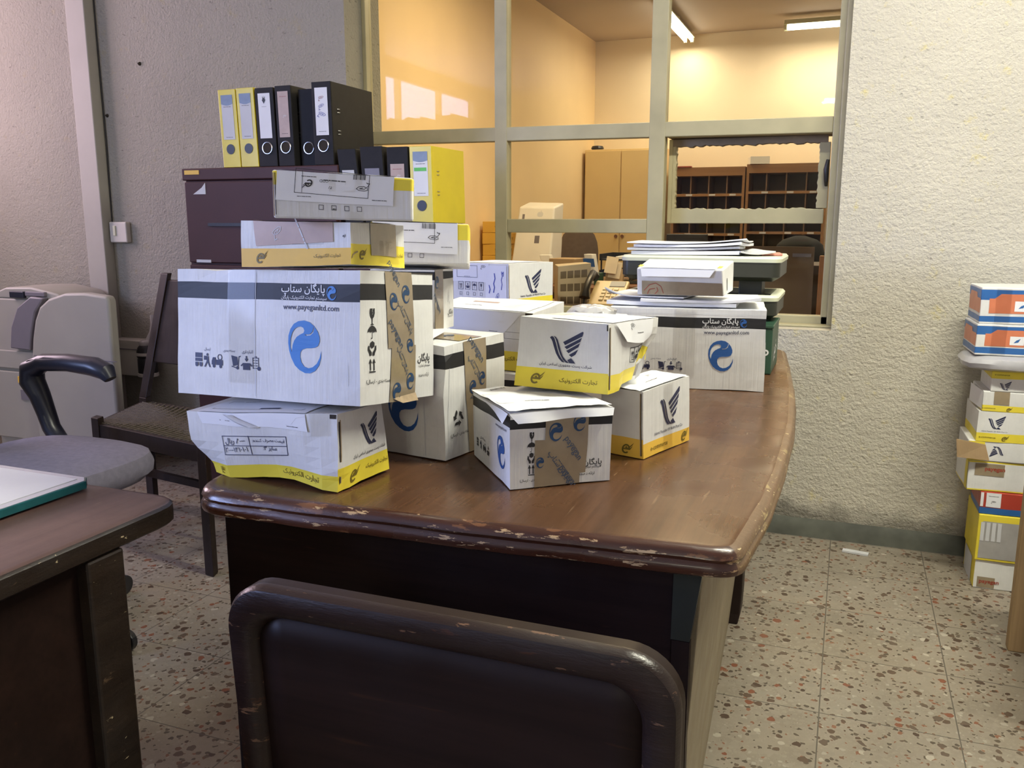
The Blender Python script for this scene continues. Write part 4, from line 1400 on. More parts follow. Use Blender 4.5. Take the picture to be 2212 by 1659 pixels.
c.strip([('F', Q(.38, .56, .60, 1.0)), ('T', Q(.38, .56, 0, .9))], CLEAR, 'clear_tape')

# Q: low carton behind the tilted one with a crumpled plastic bag on it
c = Carton([(-.60, 1.81, .7505), (-.475, 1.80, .7505), (-.468, 1.95, .7505), (-.593, 1.96, .7505), (-.60, 1.81, .936), (-.475, 1.80, .936), (-.468, 1.95, .936), (-.593, 1.96, .936)], .0012, 17)
c.body(WHITE)
c.finish('plain white carton under a crumpled clear bag, behind the tilted carton', group='post cartons')# ---------------------------------------------------------------- wall fittings
t = thing('cable_trunking', (-3.37, 3.22, .6), 'cream plastic trunking running up the plaster wall beside the light switch', 'trunking')
mb = MB()
mb.box(-3.431, -3.318, 3.175, 3.2349, 0, 2.8, TRUNK_V)
mb.build('trunk_cover', t, bevel=.004)
mb = MB()
mb.tube([(-3.310, 3.2325, 2.8), (-3.314, 3.2325, 2.0), (-3.309, 3.2325, 1.5), (-3.316, 3.2325, 1.14)], .0035, BLACKP, 6)
mb.build('cable', t, label='thin black cable')
t = thing('light_switch', (-3.255, 3.21, 1.09), 'small square cream light switch on the plaster wall', 'light switch')
mb = MB()
mb.box(-3.310, -3.205, 3.205, 3.2349, 1.043, 1.14, TRUNK)
mb.build('switch_plate', t, bevel=.006, seg=3)
mb = MB()
mb.box(-3.283, -3.268, 3.199, 3.206, 1.075, 1.122, RIM)
mb.build('rocker', t, bevel=.002)
t = thing('cable_duct', (-3.2, 3.2, .49), 'horizontal cream duct low on the wall between the copier and the cane chair', 'duct')
mb = MB()
mb.box(-3.317, -3.125, 3.16, 3.2349, .408, .582, TRUNK)
mb.build('duct_cover', t, bevel=.004)
mb = MB()
mb.box(-3.317, -3.125, 3.157, 3.162, .535, .540, MACH_D)
mb.build('lid_seam', t)
t = thing('pipe_joint', (-3.09, 3.15, .41), 'taped black pipe joint with pale rings at the end of the cream duct', 'pipe joint')
mb = MB()
mb.lathe((-3.085, 3.15, 0), [(.042, .43), (.045, .435), (.045, .50), (.042, .505), (.046, .51), (.047, .535), (.040, .555), (.026, .572)], BLACKP, 20)
mb.build('taped_sleeve', t, smooth=True)
for z in (.415, .515):
    mb = MB()
    mb.lathe((-3.085, 3.15, 0), [(.044, z), (.0475, z + .003), (.0475, z + .016), (.044, z + .019)], TRUNK, 20)
    mb.build('ring', t, smooth=True)
mb = MB()
mb.lathe((-3.085, 3.15, 0), [(.030, .555), (.032, .575), (.026, .585), (.018, .59)], GREYTAPE, 16)
mb.tube([(-3.085, 3.16, .58), (-3.083, 3.19, .62), (-3.08, 3.20, .66), (-3.09, 3.21, .70)], .013, GREYTAPE, 8)
mb.build('pipe', t, smooth=True)

# nail holes
for x, z in ((-3.074, 1.848), (-3.292, 1.63)):
    mb = MB()
    mb.lathe((x, 3.2349, z), [(.009, 0), (.007, -.004), (.003, -.012)], SLIT, 8, 'Y')
    tag(mb.build('wall_nail'), 'small dark nail in the plaster wall, ' + ('beside the cream trunking' if x < -3.2 else 'higher one clear of the cream trunking'), 'nail', 'nails in the plaster wall')

# ---------------------------------------------------------------- copier
cp = thing('copier', (-3.4, 3.0, 0), 'large beige office copier standing against the plaster wall behind the grey chair', 'copier')
side = [(-3.03, .0), (-3.0, .28), (-2.995, .80), (-3.005, .822), (-3.13, .833), (-3.25, .828), (-3.35, .80), (-3.41, .76), (-3.445, .70), (-3.47, .62), (-3.49, .52), (-3.50, .38), (-3.50, 0)]
mb = MB()
mb.prism(side, 'Y', 2.86, 2.91, MACH)
mb.build('side_cover', cp, bevel=.012, seg=3, smooth=True)
mb = MB()
mb.prism([(-3.06, 2.90), (-3.35, 3.15), (-3.80, 3.15), (-3.80, 2.90)], 'Z', 0, .79, MACH)
mb.prism([(-3.30, .79), (-3.34, .82), (-3.50, .845), (-3.66, .84), (-3.80, .79)], 'Y', 2.90, 3.16, MACH)
mb.build('main_body', cp, bevel=.008, smooth=True)
mb = MB()
mb.prism([(-3.505, .555), (-3.485, .64), (-3.45, .735), (-3.39, .80), (-3.47, .805), (-3.56, .75), (-3.61, .66), (-3.63, .56)], 'Y', 2.868, 2.90, MACH_D)
mb.build('front_hood', cp, bevel=.006, smooth=True, label='mauve grey front hood')
mb = MB()
mb.box(-3.52, -3.40, 2.885, 2.905, .806, .826, MACH_D)
mb.box(-3.62, -3.53, 2.885, 2.905, .795, .825, NAVYP)
mb.build('display', cp, bevel=.003)
mb = MB()
mb.box(-3.79, -3.505, 2.884, 2.90, .46, .545, MACH)
mb.build('paper_drawer', cp, bevel=.004)
mb = MB()
mb.box(-3.79, -3.505, 2.884, 2.90, .12, .445, MACH)
mb.build('paper_drawer', cp, bevel=.004)
mb = MB()
mb.box(-3.615, -3.555, 2.878, 2.885, .395, .425, GOLD)
mb.build('badge', cp, label='small orange badge')
mb = MB()
mb.box(-3.605, -3.535, 2.878, 2.885, .315, .362, MACH_D)
mb.build('badge', cp, label='small grey badge')
mb = MB()
mb.box(-3.47, -2.975, 2.8575, 2.8605, .534, .537, MACH_D)
mb.build('seam', cp)

# ---------------------------------------------------------------- grey office chair
oc = thing('office_chair', (-2.15, 1.77, 0), 'grey upholstered swivel chair with dark loop armrests behind the side desk', 'chair')


def pad(cx, cy, z0, z1, ax, ay, mat, n=36, pw=3.2):
    mb = MB()
    rings = []
    for k, (s, z) in enumerate(((.90, z0), (.985, z0 + (z1 - z0) * .25), (1.0, z0 + (z1 - z0) * .55), (.96, z0 + (z1 - z0) * .85), (.84, z1), (.45, z1 + .006), (.05, z1 + .002))):
        ring = []
        for i in range(n):
            a = 2 * pi * i / n
            c, sn = cos(a), sin(a)
            r = (abs(c) ** pw + abs(sn) ** pw) ** (-1 / pw)
            ring.append((cx + ax * s * r * c, cy + ay * s * r * sn, z))
        rings.append(ring)
    mb.rings(rings, mat)
    return mb


pad(-2.16, 1.775, .385, .475, .275, .25, GREYF).build('seat', oc, smooth=True)
mb = MB()
rings = []
for s, x in ((.86, -2.505), (1.0, -2.49), (1.0, -2.455), (.9, -2.44)):
    ring = []
    for i in range(28):
        a = 2 * pi * i / 28
        c, sn = cos(a), sin(a)
        r = (abs(c) ** 3 + abs(sn) ** 3) ** (-1 / 3)
        ring.append((x - .14 + .03 * (c * r) ** 2 - .05 * (.82 + .22 * sn * r - .62), 1.775 + .15 * s * r * c, .80 + .24 * s * r * sn))
    rings.append(ring)
mb.rings(rings, GREYF)
mb.build('backrest', oc, smooth=True)
mb = MB()
mb.tube([(-2.42, 1.775, .40), (-2.60, 1.775, .45), (-2.645, 1.775, .62)], .022, BLACKP, 10)
mb.build('back_bracket', oc, smooth=True)
for sy, y in ((1, 2.035), (-1, 1.515)):
    mb = MB()
    path = [(-2.150, .655), (-2.165, .678), (-2.215, .692), (-2.32, .698), (-2.43, .692), (-2.485, .668), (-2.490, .625), (-2.462, .580), (-2.440, .52), (-2.425, .475), (-2.390, .43), (-2.335, .405), (-2.26, .395)]
    rr = [.018, .028, .031, .029, .029, .036, .036, .030, .027, .026, .026, .026, .026]
    mb.tube([(x, y, z) for x, z in path], rr, NAVYP, 12, sx=1.15, up=(0, 1, 0))
    mb.build('armrest', oc, smooth=True)
    mb = MB()
    mb.prism([(-2.49, .690), (-2.47, .703), (-2.40, .716), (-2.25, .716), (-2.19, .700), (-2.16, .685), (-2.20, .694), (-2.40, .700)], 'Y', y - .026, y + .026, NAVYP)
    mb.build('arm_pad', oc, bevel=.005, seg=3, smooth=True)
mb = MB()
mb.cyl((-2.05, 1.62, .10), (-2.05, 1.62, .38), .028, .024, BLACKP)
mb.build('column', oc, smooth=True)
for k in range(4):
    a = 2 * pi * k / 4 + .02
    dx, dy = cos(a), sin(a)
    mb = MB()
    mb.tube([(-2.05, 1.62, .11), (-2.05 + .16 * dx, 1.62 + .16 * dy, .10), (-2.05 + .28 * dx, 1.62 + .28 * dy, .075)], [.03, .024, .016], BLACKP, 8)
    mb.build('base_arm', oc, smooth=True)
    mb = MB()
    px, py = -2.05 + .295 * dx, 1.62 + .295 * dy
    mb.cyl((px - .022 * dy, py + .022 * dx, .03), (px - .004 * dy, py + .004 * dx, .03), .03, .03, BLACKP)
    mb.cyl((px + .022 * dy, py - .022 * dx, .03), (px + .004 * dy, py - .004 * dx, .03), .03, .03, BLACKP)
    mb.cyl((px, py, .03), (px, py, .075), .008, .008, STEEL)
    mb.build('caster', oc, bevel=.003)

# ---------------------------------------------------------------- cane chair
cc = thing('cane_chair', (-2.2, 2.42, 0), 'old dark wooden chair with a woven cane seat between the copier and the maroon cabinet', 'chair')
CH = mat_wood('old_chair_wood', (.017, .011, .009), (.036, .022, .018), .45, 'Z', .7, (.08, .04, .028), spec=.3)
FL, FR, BL_, BR_ = Vector((-2.455, 2.250, 0)), Vector((-1.895, 2.14, 0)), Vector((-2.575, 2.60, 0)), Vector((-1.90, 2.50, 0))
ex, ey = (FR - FL).normalized(), (BL_ - FL).normalized()


def bar(mb, p, q, w, d, mat):
    p, q = Vector(p), Vector(q)
    dr = (q - p).normalized()
    a = dr.cross(Vector((0, 0, 1)))
    a = a.normalized() if a.length > .1 else ex.copy()
    b = dr.cross(a).normalized()
    if abs(dr.z) > .8:
        a, b = ex, ey
    k = [p - a * w - b * d, p + a * w - b * d, p + a * w + b * d, p - a * w + b * d, q - a * w - b * d, q + a * w - b * d, q + a * w + b * d, q - a * w + b * d]
    mb.hexa(k, mat)


def Z(p, z):
    return Vector((p.x, p.y, z))


for p in (FL, FR):
    mb = MB(); bar(mb, Z(p, 0), Z(p, .462), .021, .021, CH); mb.build('leg', cc, bevel=.003)
for p in (BL_, BR_):
    mb = MB(); bar(mb, Z(p, 0), Z(p, .46), .022, .022, CH); bar(mb, Z(p, .46), Z(p + Vector((.085, .075, 0)), .945), .022, .020, CH); mb.build('leg', cc, bevel=.003)
for p, q in ((FL, FR), (FL, BL_), (FR, BR_), (BL_, BR_)):
    mb = MB(); bar(mb, Z(p, .412), Z(q, .412), .014, .028, CH); mb.build('seat_rail', cc, bevel=.002)
mb = MB()
nn = 26
for i in range(nn):
    for a, b, c_, d_ in ((FL, FR, BL_, BR_), (FL, BL_, FR, BR_)):
        t0 = (i + .5) / nn
        p, q = Z(a * (1 - t0) + b * t0, .438), Z(c_ * (1 - t0) + d_ * t0, .438)
        pts = [p * (1 - k / 6) + q * (k / 6) - Vector((0, 0, .010 * sin(pi * k / 6) + (.0012 if (i + k) % 2 else 0))) for k in range(7)]
        mb.tube(pts, .0062, CANE, 5)
mb.build('cane_seat', cc, label='woven cane seat')
mb = MB()
mb.hexa([Z(p, z) + Vector((.085, .075, 0)) * ((z - .46) / .485) + Vector((0, d, 0)) for z in (.60, .92) for p, d in ((BL_, -.012), (BR_, -.012), (BR_, .010), (BL_, .010))], CH)
mb.build('back_panel', cc, bevel=.004)
for p, q in ((FL, BL_), (FR, BR_)):
    mb = MB(); bar(mb, Z(p, .22), Z(q, .22), .009, .013, CH); mb.build('stretcher', cc)
mb = MB(); bar(mb, Z((FL + BL_) / 2, .22), Z((FR + BR_) / 2, .22), .009, .013, CH); mb.build('stretcher', cc)

# ---------------------------------------------------------------- cabinets and ring binders
cb = thing('steel_cabinet', (-2.1, 3.0, 0), 'maroon steel cabinet with torn stickers carrying a row of ring binders', 'cabinet')
mb = MB()
mb.box(-2.443, -1.745, 2.762, 3.20, 0, 1.30, MAROON)
mb.box(-2.450, -1.740, 2.752, 3.205, 1.30, 1.345, MAROON)
mb.build('cabinet_body', cb, bevel=.004)
for z0, z1 in ((.985, 1.293), (.655, .975), (.325, .645), (.03, .315)):
    mb = MB()
    mb.box(-2.436, -1.752, 2.748, 2.762, z0, z1, MAROON)
    d = mb.build('drawer', cb, bevel=.003)
    mb = MB()
    zc = z0 + (z1 - z0) * .47
    mb.box(-2.33, -1.86, 2.742, 2.749, zc - .004, zc + .008, BLACKP)  # black strip stands in for the shadow in the handle slot
    mb.build('handle', d)
mb = MB()
mb.box(-2.435, -2.365, 2.7505, 2.752, 1.322, 1.338, GOLD)
mb.build('sticker', cb, label='orange sticker')
mb = MB()
mb.prism([(-2.395, 1.247), (-2.335, 1.247), (-2.335, 1.290), (-2.352, 1.272)], 'Y', 2.7465, 2.748, PAPER_G)
mb.build('sticker', cb, label='torn pale sticker')
mb = MB()
mb.box(-2.40, -2.33, 2.7465, 2.748, .985, .996, PAPER_G)
mb.build('sticker', cb)
lc = thing('low_cabinet', (-1.5, 3.0, 0), 'lower maroon cabinet behind the carton stack holding leaning ring binders', 'cabinet')
mb = MB()
mb.box(-1.736, -1.352, 2.752, 2.985, 0, 1.136, MAROON)
mb.build('cabinet_body', lc, bevel=.004)
for x0, x1 in ((-1.73, -1.546), (-1.541, -1.358)):
    mb = MB()
    mb.box(x0, x1, 2.744, 2.752, .04, 1.11, MAROON)
    mb.build('door', lc, bevel=.002)


def binder(x0, x1, z0, h, mat, label, depth=.27, y0=2.755, lean=0.0, lab=PAPER_G, ring=True, prints='', lab_h=(.36, .93), grp='ring binders on the maroon cabinet'):
    w = x1 - x0
    t = thing('ring_binder', ((x0 + x1) / 2, y0 + depth / 2, z0), label, 'binder', grp)

    def L(p):
        x, y, z = p
        return (x + (z - z0) * lean, y, z)
    mb = MB()
    e = .003
    for b in ((x0, x0 + e, y0 + .004, y0 + depth, z0, z0 + h), (x1 - e, x1, y0 + .004, y0 + depth, z0, z0 + h), (x0, x1, y0, y0 + .004, z0, z0 + h)):
        mb.box(*b, mat)
    mb.v = [L(p) for p in mb.v]
    mb.build('cover', t, bevel=.0015)
    mb = MB()
    mb.box(x0 + .006, x1 - .006, y0 + .02, y0 + depth - .01, z0 + .006, z0 + h - .008, PAPER_G)
    mb.v = [L(p) for p in mb.v]
    mb.build('pages', t)
    sp = Surf(lambda u, v, off=0: Vector(L((x0 + w * u, y0 - .0008 - off, z0 + h * v))))
    if lab:
        mb = MB()
        mb.grid(lambda a, b: sp.P(.16 + .66 * a, lab_h[0] + (lab_h[1] - lab_h[0]) * b, .0004), 2, 4, lab)
        if prints == 'blue':
            mb.grid(lambda a, b: sp.P(.16 + .66 * a, lab_h[1] - .115 + .115 * b - .02 * sin(pi * a) * (1 - b), .0009), 8, 2, MATS['label_blue'])
            stamp(mb, sp, LINES, .49, lab_h[1] - .145, w=w * .42, mat=INK, off=.0009)
            stamp(mb, sp, LINES, .5, lab_h[0] + .035, w=w * .38, mat=INK, off=.0009)
        elif prints == 'green':
            mb.grid(lambda a, b: sp.P(.16 + .66 * a, lab_h[1] - .115 + .115 * b - .02 * sin(pi * a) * (1 - b), .0009), 8, 2, MATS['label_blue'])
            stamp(mb, sp, LINES, .49, lab_h[1] - .15, w=w * .42, mat=INK, off=.0009)
            mb.grid(lambda a, b: sp.P(.20 + .56 * a, lab_h[1] - .25 + .045 * b, .0009), 2, 1, MATS['label_green'])
            stamp(mb, sp, LINES, .5, lab_h[0] + .04, w=w * .38, mat=INK, off=.0009)
        elif prints == 'crest':
            stamp(mb, sp, S([(-.3, 0), (0, -.5), (.3, 0), (.18, .1), (.22, .5), (.05, .2), (0, .6), (-.05, .2), (-.22, .5), (-.18, .1)]), .48, lab_h[1] - .08, h=.030, mat=INK, off=.0009)
            stamp(mb, sp, LINES, .48, lab_h[1] - .165, w=w * .25, mat=INK, off=.0009)
        elif prints == 'pen':
            stamp(mb, sp, LOOPS, .48, .80, h=.016, mat=REDINK, off=.0009, rot=.2)
            stamp(mb, sp, LOOPS, .48, .70, h=.018, mat=BIRO, off=.0009, rot=.4)
            stamp(mb, sp, LOOPS, .48, .60, h=.022, mat=BIRO, off=.0009, rot=-.3)
            stamp(mb, sp, LINES, .5, lab_h[0] + .05, w=w * .38, mat=INK, off=.0009)
        elif prints == 'pencil':
            stamp(mb, sp, LINES, .49, lab_h[1] - .06, w=w * .42, mat=REDINK, off=.0009)
            stamp(mb, sp, LOOPS, .55, .62, h=.010, mat=PAPER, off=.0009)
            stamp(mb, sp, LINES, .5, lab_h[0] + .05, w=w * .38, mat=INK, off=.0009)
        mb.build('spine_label', t, weld='sheet', label='paper spine label')
    if ring:
        mb = MB()
        zc = z0 + h * .235
        c0 = Vector(L(((x0 + x1) / 2, y0 - .0015, zc)))
        R = .021 if mat is BINDER_K else .0
        if R:
            mb.tube([c0 + Vector((R * cos(a), 0, R * sin(a))) for a in [2 * pi * i / 20 for i in range(21)]], .0022, STEEL, 6)
            mb.build('finger_ring', t, smooth=True)
            mb = MB()
            mb.cyl(c0 + Vector((0, -.0004, 0)), c0 + Vector((0, .001, 0)), .018, .018, SLIT)
            mb.build('finger_hole', t)
        else:
            mb.cyl(c0 + Vector((0, -.0004, 0)), c0 + Vector((0, .001, 0)), .0185, .0185, BLACKP)
            mb.build('finger_hole', t)
    for k in (.40, .66):
        mb = MB()
        for dz in (-.006, .006):
            p = Vector(L((x1 + .0005, y0 + .045, z0 + h * k + dz)))
            mb.tube([p + Vector((0, -.008, 0)), p + Vector((.003, -.004, 0)), p + Vector((.003, .004, 0)), p + Vector((0, .008, 0))], .0015, STEEL, 5)
        mb.build('rivet', t)
    return t


M('label_blue', (.20, .26, .36), .4, .1, 30)
M('label_green', (.12, .55, .10), .5, .1, 30)
ZT = 1.3455
binder(-2.247, -2.168, ZT, .283, BINDER_Y, 'yellow ring binder at the outer end of the row on the maroon cabinet', lean=-.03, prints='blue', lab=PAPER_G)
binder(-2.163, -2.086, ZT, .285, BINDER_Y, 'yellow ring binder standing against the first black one on the maroon cabinet', lean=-.03, prints='blue', lab=PAPER_G)
binder(-2.081, -2.001, ZT, .281, BINDER_K, 'black ring binder with a white crest label, next to the yellow pair', lean=-.025, prints='crest', lab=PAPER)
binder(-1.994, -1.925, ZT, .284, BINDER_K, 'black ring binder with a narrow pinkish label, third black one from the yellow pair', lean=-.02, prints='pencil', lab=TAPE_PINK)
binder(-1.916, -1.845, ZT, .272, BINDER_K, 'black ring binder without a label, squeezed beside the tall black one', lean=-.015, lab=None, y0=2.785, depth=.24)
binder(-1.838, -1.758, ZT, .289, BINDER_K, 'tall black ring binder with blue handwriting on its label, inner end of the row', lean=-.012, prints='pen', lab=PAPER, depth=.29)
ZL = 1.1365
g2 = 'ring binders on the low cabinet'
binder(-1.718, -1.643, ZL, .262, BINDER_K, 'black ring binder with torn pale label, leaning on the low cabinet', lean=-.10, lab=PAPER_G, prints='pencil', lab_h=(.3, .72), grp=g2)
binder(-1.634, -1.545, ZL, .268, BINDER_K, 'black ring binder with a dark grey label on the low cabinet', lean=-.06, lab=MACH_D, lab_h=(.3, .72), grp=g2)
binder(-1.538, -1.455, ZL, .264, BINDER_K, 'black ring binder with a plain cream label, touching the single yellow one', lean=-.015, lab=TAPE_PINK, prints='pencil', lab_h=(.3, .78), grp=g2)
binder(-1.447, -1.362, ZL, .264, BINDER_Y, 'single yellow ring binder with green marked label, on the low cabinet by the glass', lean=-.02, lab=PAPER, prints='green', grp=g2, depth=.27)
# ---------------------------------------------------------------- things beyond the glass
bd = thing('counter_desk', (-1.35, 4.0, 0), 'wooden desk just beyond the glass partition carrying the telephone', 'desk')
mb = MB()
mb.box(-1.50, -.62, 3.62, 4.25, .715, .748, DESKRED)
mb.build('tabletop', bd, bevel=.004)
for x in (-1.46, -.70):
    for y in (3.66, 4.17):
        mb = MB(); mb.box(x, x + .05, y, y + .05, 0, .715, DESKRED); mb.build('leg', bd, bevel=.003)

# kraft carton with a window-like print
c = Carton([(-1.244, 3.79, .749), (-1.104, 3.85, .749), (-1.181, 4.03, .749), (-1.32, 3.97, .749), (-1.244, 3.79, .940), (-1.104, 3.85, .955), (-1.181, 4.03, .950), (-1.32, 3.97, .940)], .0008, 21)
c.body(M('pale_kraft', (.60, .49, .33), .6, .06, 12))
DK = M('kraft_print', (.19, .14, .085), .6, .12, 40)
for i in range(4):
    for j in range(3):
        c.stamp('F', S(rect(0, 0, .8, 1)), .17 + i * .21, .18 + j * .30, .034, DK)
c.finish('brown cardboard carton with a grid of dark squares, beyond the glass next to the telephone', group='back office cartons')

ph = thing('telephone', (-1.0, 3.76, .749), 'beige push button telephone lit warm, on the desk beyond the glass', 'telephone')


def tilt(p):
    x, y, z = p
    c_, s_ = cos(.38), sin(.38)
    return (-1.0 + x * c_, 3.685 + y * cos(.5), .752 + max(0, 0) + z + (y) * sin(.5))


PHB = M('phone_beige', (.70, .52, .26), .35, .05, 20)
PHK = M('phone_key', (.70, .58, .36), .35, .05, 20)
mb = MB()
mb.box(-.085, .085, 0, .20, .004, .030, PHB)
mb.v = [tilt(p) for p in mb.v]
mb.build('phone_body', ph, bevel=.008, seg=3)
mb = MB()
mb.prism([(3.69, .7492), (3.86, .7492), (3.85, .83), (3.70, .755)], 'X', -1.07, -.93, PHB)
mb.build('phone_foot', ph)
mb = MB()
mb.box(-.005, .07, .145, .185, .030, .034, PAPER_G)
mb.v = [tilt(p) for p in mb.v]
mb.build('phone_display', ph)
for i in range(3):
    for j in range(4):
        mb = MB()
        mb.box(-.03 + i * .028, -.010 + i * .028, .03 + j * .027, .047 + j * .027, .030, .036, PHK)
        mb.v = [tilt(p) for p in mb.v]
        mb.build('phone_key', ph)
mb = MB()
pts = [(-.095, .015, .05), (-.095, .03, .075), (-.095, .10, .082), (-.095, .17, .075), (-.095, .19, .05)]
mb.tube([tilt(p) for p in pts], [.026, .018, .015, .018, .026], BLACKP, 10)
hs = mb.build('handset', ph, smooth=True, label='dark handset')
mb = MB()
mb.tube([tilt((-.095, .01, .05)), (-1.085, 3.665, .757), (-1.03, 3.655, .757), (-.99, 3.675, .757)], .005, BLACKP, 6)
mb.build('phone_cord', ph)

# hardboard panel and post right behind the window
hb = thing('hardboard_sheet', (-.28, 4.13, 0), 'brown hardboard sheet standing upright beyond the lower window pane', 'board')
mb = MB()
mb.hexa([(-.50, 4.10, 0), (-.135, 4.10, 0), (-.135, 4.112, 0), (-.50, 4.112, 0), (-.50, 4.14, 1.030), (-.148, 4.14, 1.030), (-.148, 4.152, 1.030), (-.50, 4.152, 1.030)], BOARD)
mb.build('board', hb)
mb = MB()
mb.box(-.24, -.16, 4.128, 4.137, .985, 1.0, MACH_D)
mb.build('board_tag', hb)
mb = MB()
mb.box(-.125, -.098, 4.16, 4.20, 0, .99, M('orange_timber', (.42, .19, .06), .5, .1, 8))
tag(mb.build('timber_post', bevel=.003), 'orange brown timber post beside the hardboard sheet', 'post')
mb = MB()
mb.box(-.25, .35, 4.5, 4.9, 0, .93, M('dark_cupboard', (.05, .03, .02), .6, .1, 8))
tag(mb.build('dark_cupboard', bevel=.004), 'dark low cupboard behind the hardboard sheet', 'cupboard')

# long reddish desk with clutter
rd = thing('back_office_desk', (-1.3, 5.3, 0), 'reddish brown desk with clutter further inside the back office', 'desk')
mb = MB()
mb.prism([(-2.05, 4.95), (-1.34, 4.82), (-1.06, 5.15), (-1.02, 5.9), (-2.05, 5.9)], 'Z', .725, .765, DESKRED)
mb.build('tabletop', rd, bevel=.004)
for x, y in ((-1.98, 5.02), (-1.36, 4.92), (-1.12, 5.80), (-1.98, 5.80)):
    mb = MB(); mb.box(x, x + .05, y, y + .05, 0, .725, DESKRED); mb.build('leg', rd)
ZD = .766
wc = thing('computer_carton', (-1.92, 5.5, ZD), 'tall white computer carton with handle tab and fruit emblem, tilted on the back office desk', 'box')
c = Carton([(-2.115, 5.40, ZD), (-1.83, 5.38, ZD), (-1.81, 5.58, ZD), (-2.10, 5.60, ZD), (-2.07, 5.47, 1.235), (-1.815, 5.45, 1.23), (-1.80, 5.60, 1.262), (-2.055, 5.62, 1.268)], .001, 23)
WB = M('white_box_print', (.80, .78, .73), .5, .04, 8)
c.body(WB)
c.stamp('F', APPLE_SHAPE, .62, .90, .032, PAPER_G)
c.stamp('F', S(disc(0, .8, .12)), .64, .945, .008, PAPER_G)
c.stamp('F', S(rect(0, 0, .5, 1)), .16, .86, .035, MACH_D)
c.stamp('F', S(rect(0, 0, .7, 1)), .60, .55, .05, MACH_D)
c.root = wc
c.mb.build('carton_body', wc, bevel=.012, seg=3, weld=True)


def simple_carton(c8, mat, label, seed, cat='box', group='back office cartons', name='shipping_carton', prints=(), bands=()):
    c = Carton(c8, .0008, seed)
    c.body(mat, bands)
    for p in prints:
        c.stamp(*p)
    return c.finish(label, cat, group, name)


def box8(x0, x1, y0, y1, z0, z1, yaw=0.0, sk=0.0):
    cx, cy = (x0 + x1) / 2, (y0 + y1) / 2
    out = []
    for z in (z0, z1):
        for x, y in ((x0, y0), (x1, y0), (x1, y1), (x0, y1)):
            dx, dy = x - cx, y - cy
            out.append((cx + dx * cos(yaw) - dy * sin(yaw) + (sk if z == z1 else 0), cy + dx * sin(yaw) + dy * cos(yaw), z))
    return out


simple_carton(box8(-1.70, -1.53, 5.02, 5.2, ZD, .918, -.1), KRAFT, 'small kraft carton on the back office desk in front of the computer carton', 31)
simple_carton(box8(-1.79, -1.72, 5.24, 5.31, ZD, .93, .1, -.06), WB, 'slim white box leaning on the computer carton', 32)
simple_carton(box8(-1.47, -1.415, 5.08, 5.14, ZD, .945, -.2, -.03), WHITE, 'blue and white packet standing on the back office desk', 33, prints=[('F', S(rect(0, 0, .9, .6)), .5, .72, .05, BLUE)])
simple_carton(box8(-1.405, -1.37, 4.98, 5.04, ZD, .84, -.2), GREENB, 'small green packet at the edge of the back office desk', 34)
tr = thing('paper_tray', (-1.28, 5.35, ZD), 'black two tier paper tray with sheets on the back office desk', 'tray')
for z in (.80, .90):
    mb = MB()
    mb.box(-1.46, -1.10, 5.28, 5.58, z, z + .008, BLACKP)
    mb.box(-1.46, -1.45, 5.28, 5.58, z, z + .04, BLACKP)
    mb.box(-1.11, -1.10, 5.28, 5.58, z, z + .04, BLACKP)
    mb.box(-1.46, -1.10, 5.57, 5.58, z, z + .04, BLACKP)
    mb.build('tray_shelf', tr)
for x in (-1.455, -1.112):
    for y in (5.29, 5.56):
        mb = MB(); mb.box(x, x + .008, y, y + .01, ZD, .94, BLACKP); mb.build('tray_post', tr)
mb = MB(); mb.box(-1.36, -1.14, 5.30, 5.55, .909, .925, PAPER); tag(mb.build('paper_stack'), 'white sheets lying in the top of the black paper tray', 'paper')
cs = thing('card_holder', (-1.30, 5.05, ZD), 'kraft card holder with two pale cards at the desk edge', 'card holder')
mb = MB(); mb.rbox((-1.30, 5.05, .815), (.11, .02, .095), (-.25, 0, -.1), KRAFT); mb.build('holder', cs)
for dx, dz in ((-.012, .03), (.008, .0)):
    mb = MB(); mb.rbox((-1.305 + dx, 5.045 - dz * .4, .855 + dz), (.075, .003, .10), (-.25, .1, -.1), M('card_cream', (.68, .58, .44), .6, .05)); mb.build('card', cs)
ab = thing('stapler', (-1.17, 5.2, ZD), 'dark grey stapler at the desk edge beside the card holder', 'stapler')
mb = MB(); mb.rbox((-1.17, 5.2, .775), (.16, .04, .018), (0, 0, .2), SCALEG); mb.build('stapler_base', ab, bevel=.003)
mb = MB(); mb.rbox((-1.17, 5.2, .808), (.15, .035, .025), (0, -.12, .2), SCALEG); mb.build('stapler_arm', ab, bevel=.006)
mb = MB(); mb.rbox((-1.235, 5.187, .796), (.02, .03, .03), (0, 0, .2), SCALEG); mb.build('hinge', ab)


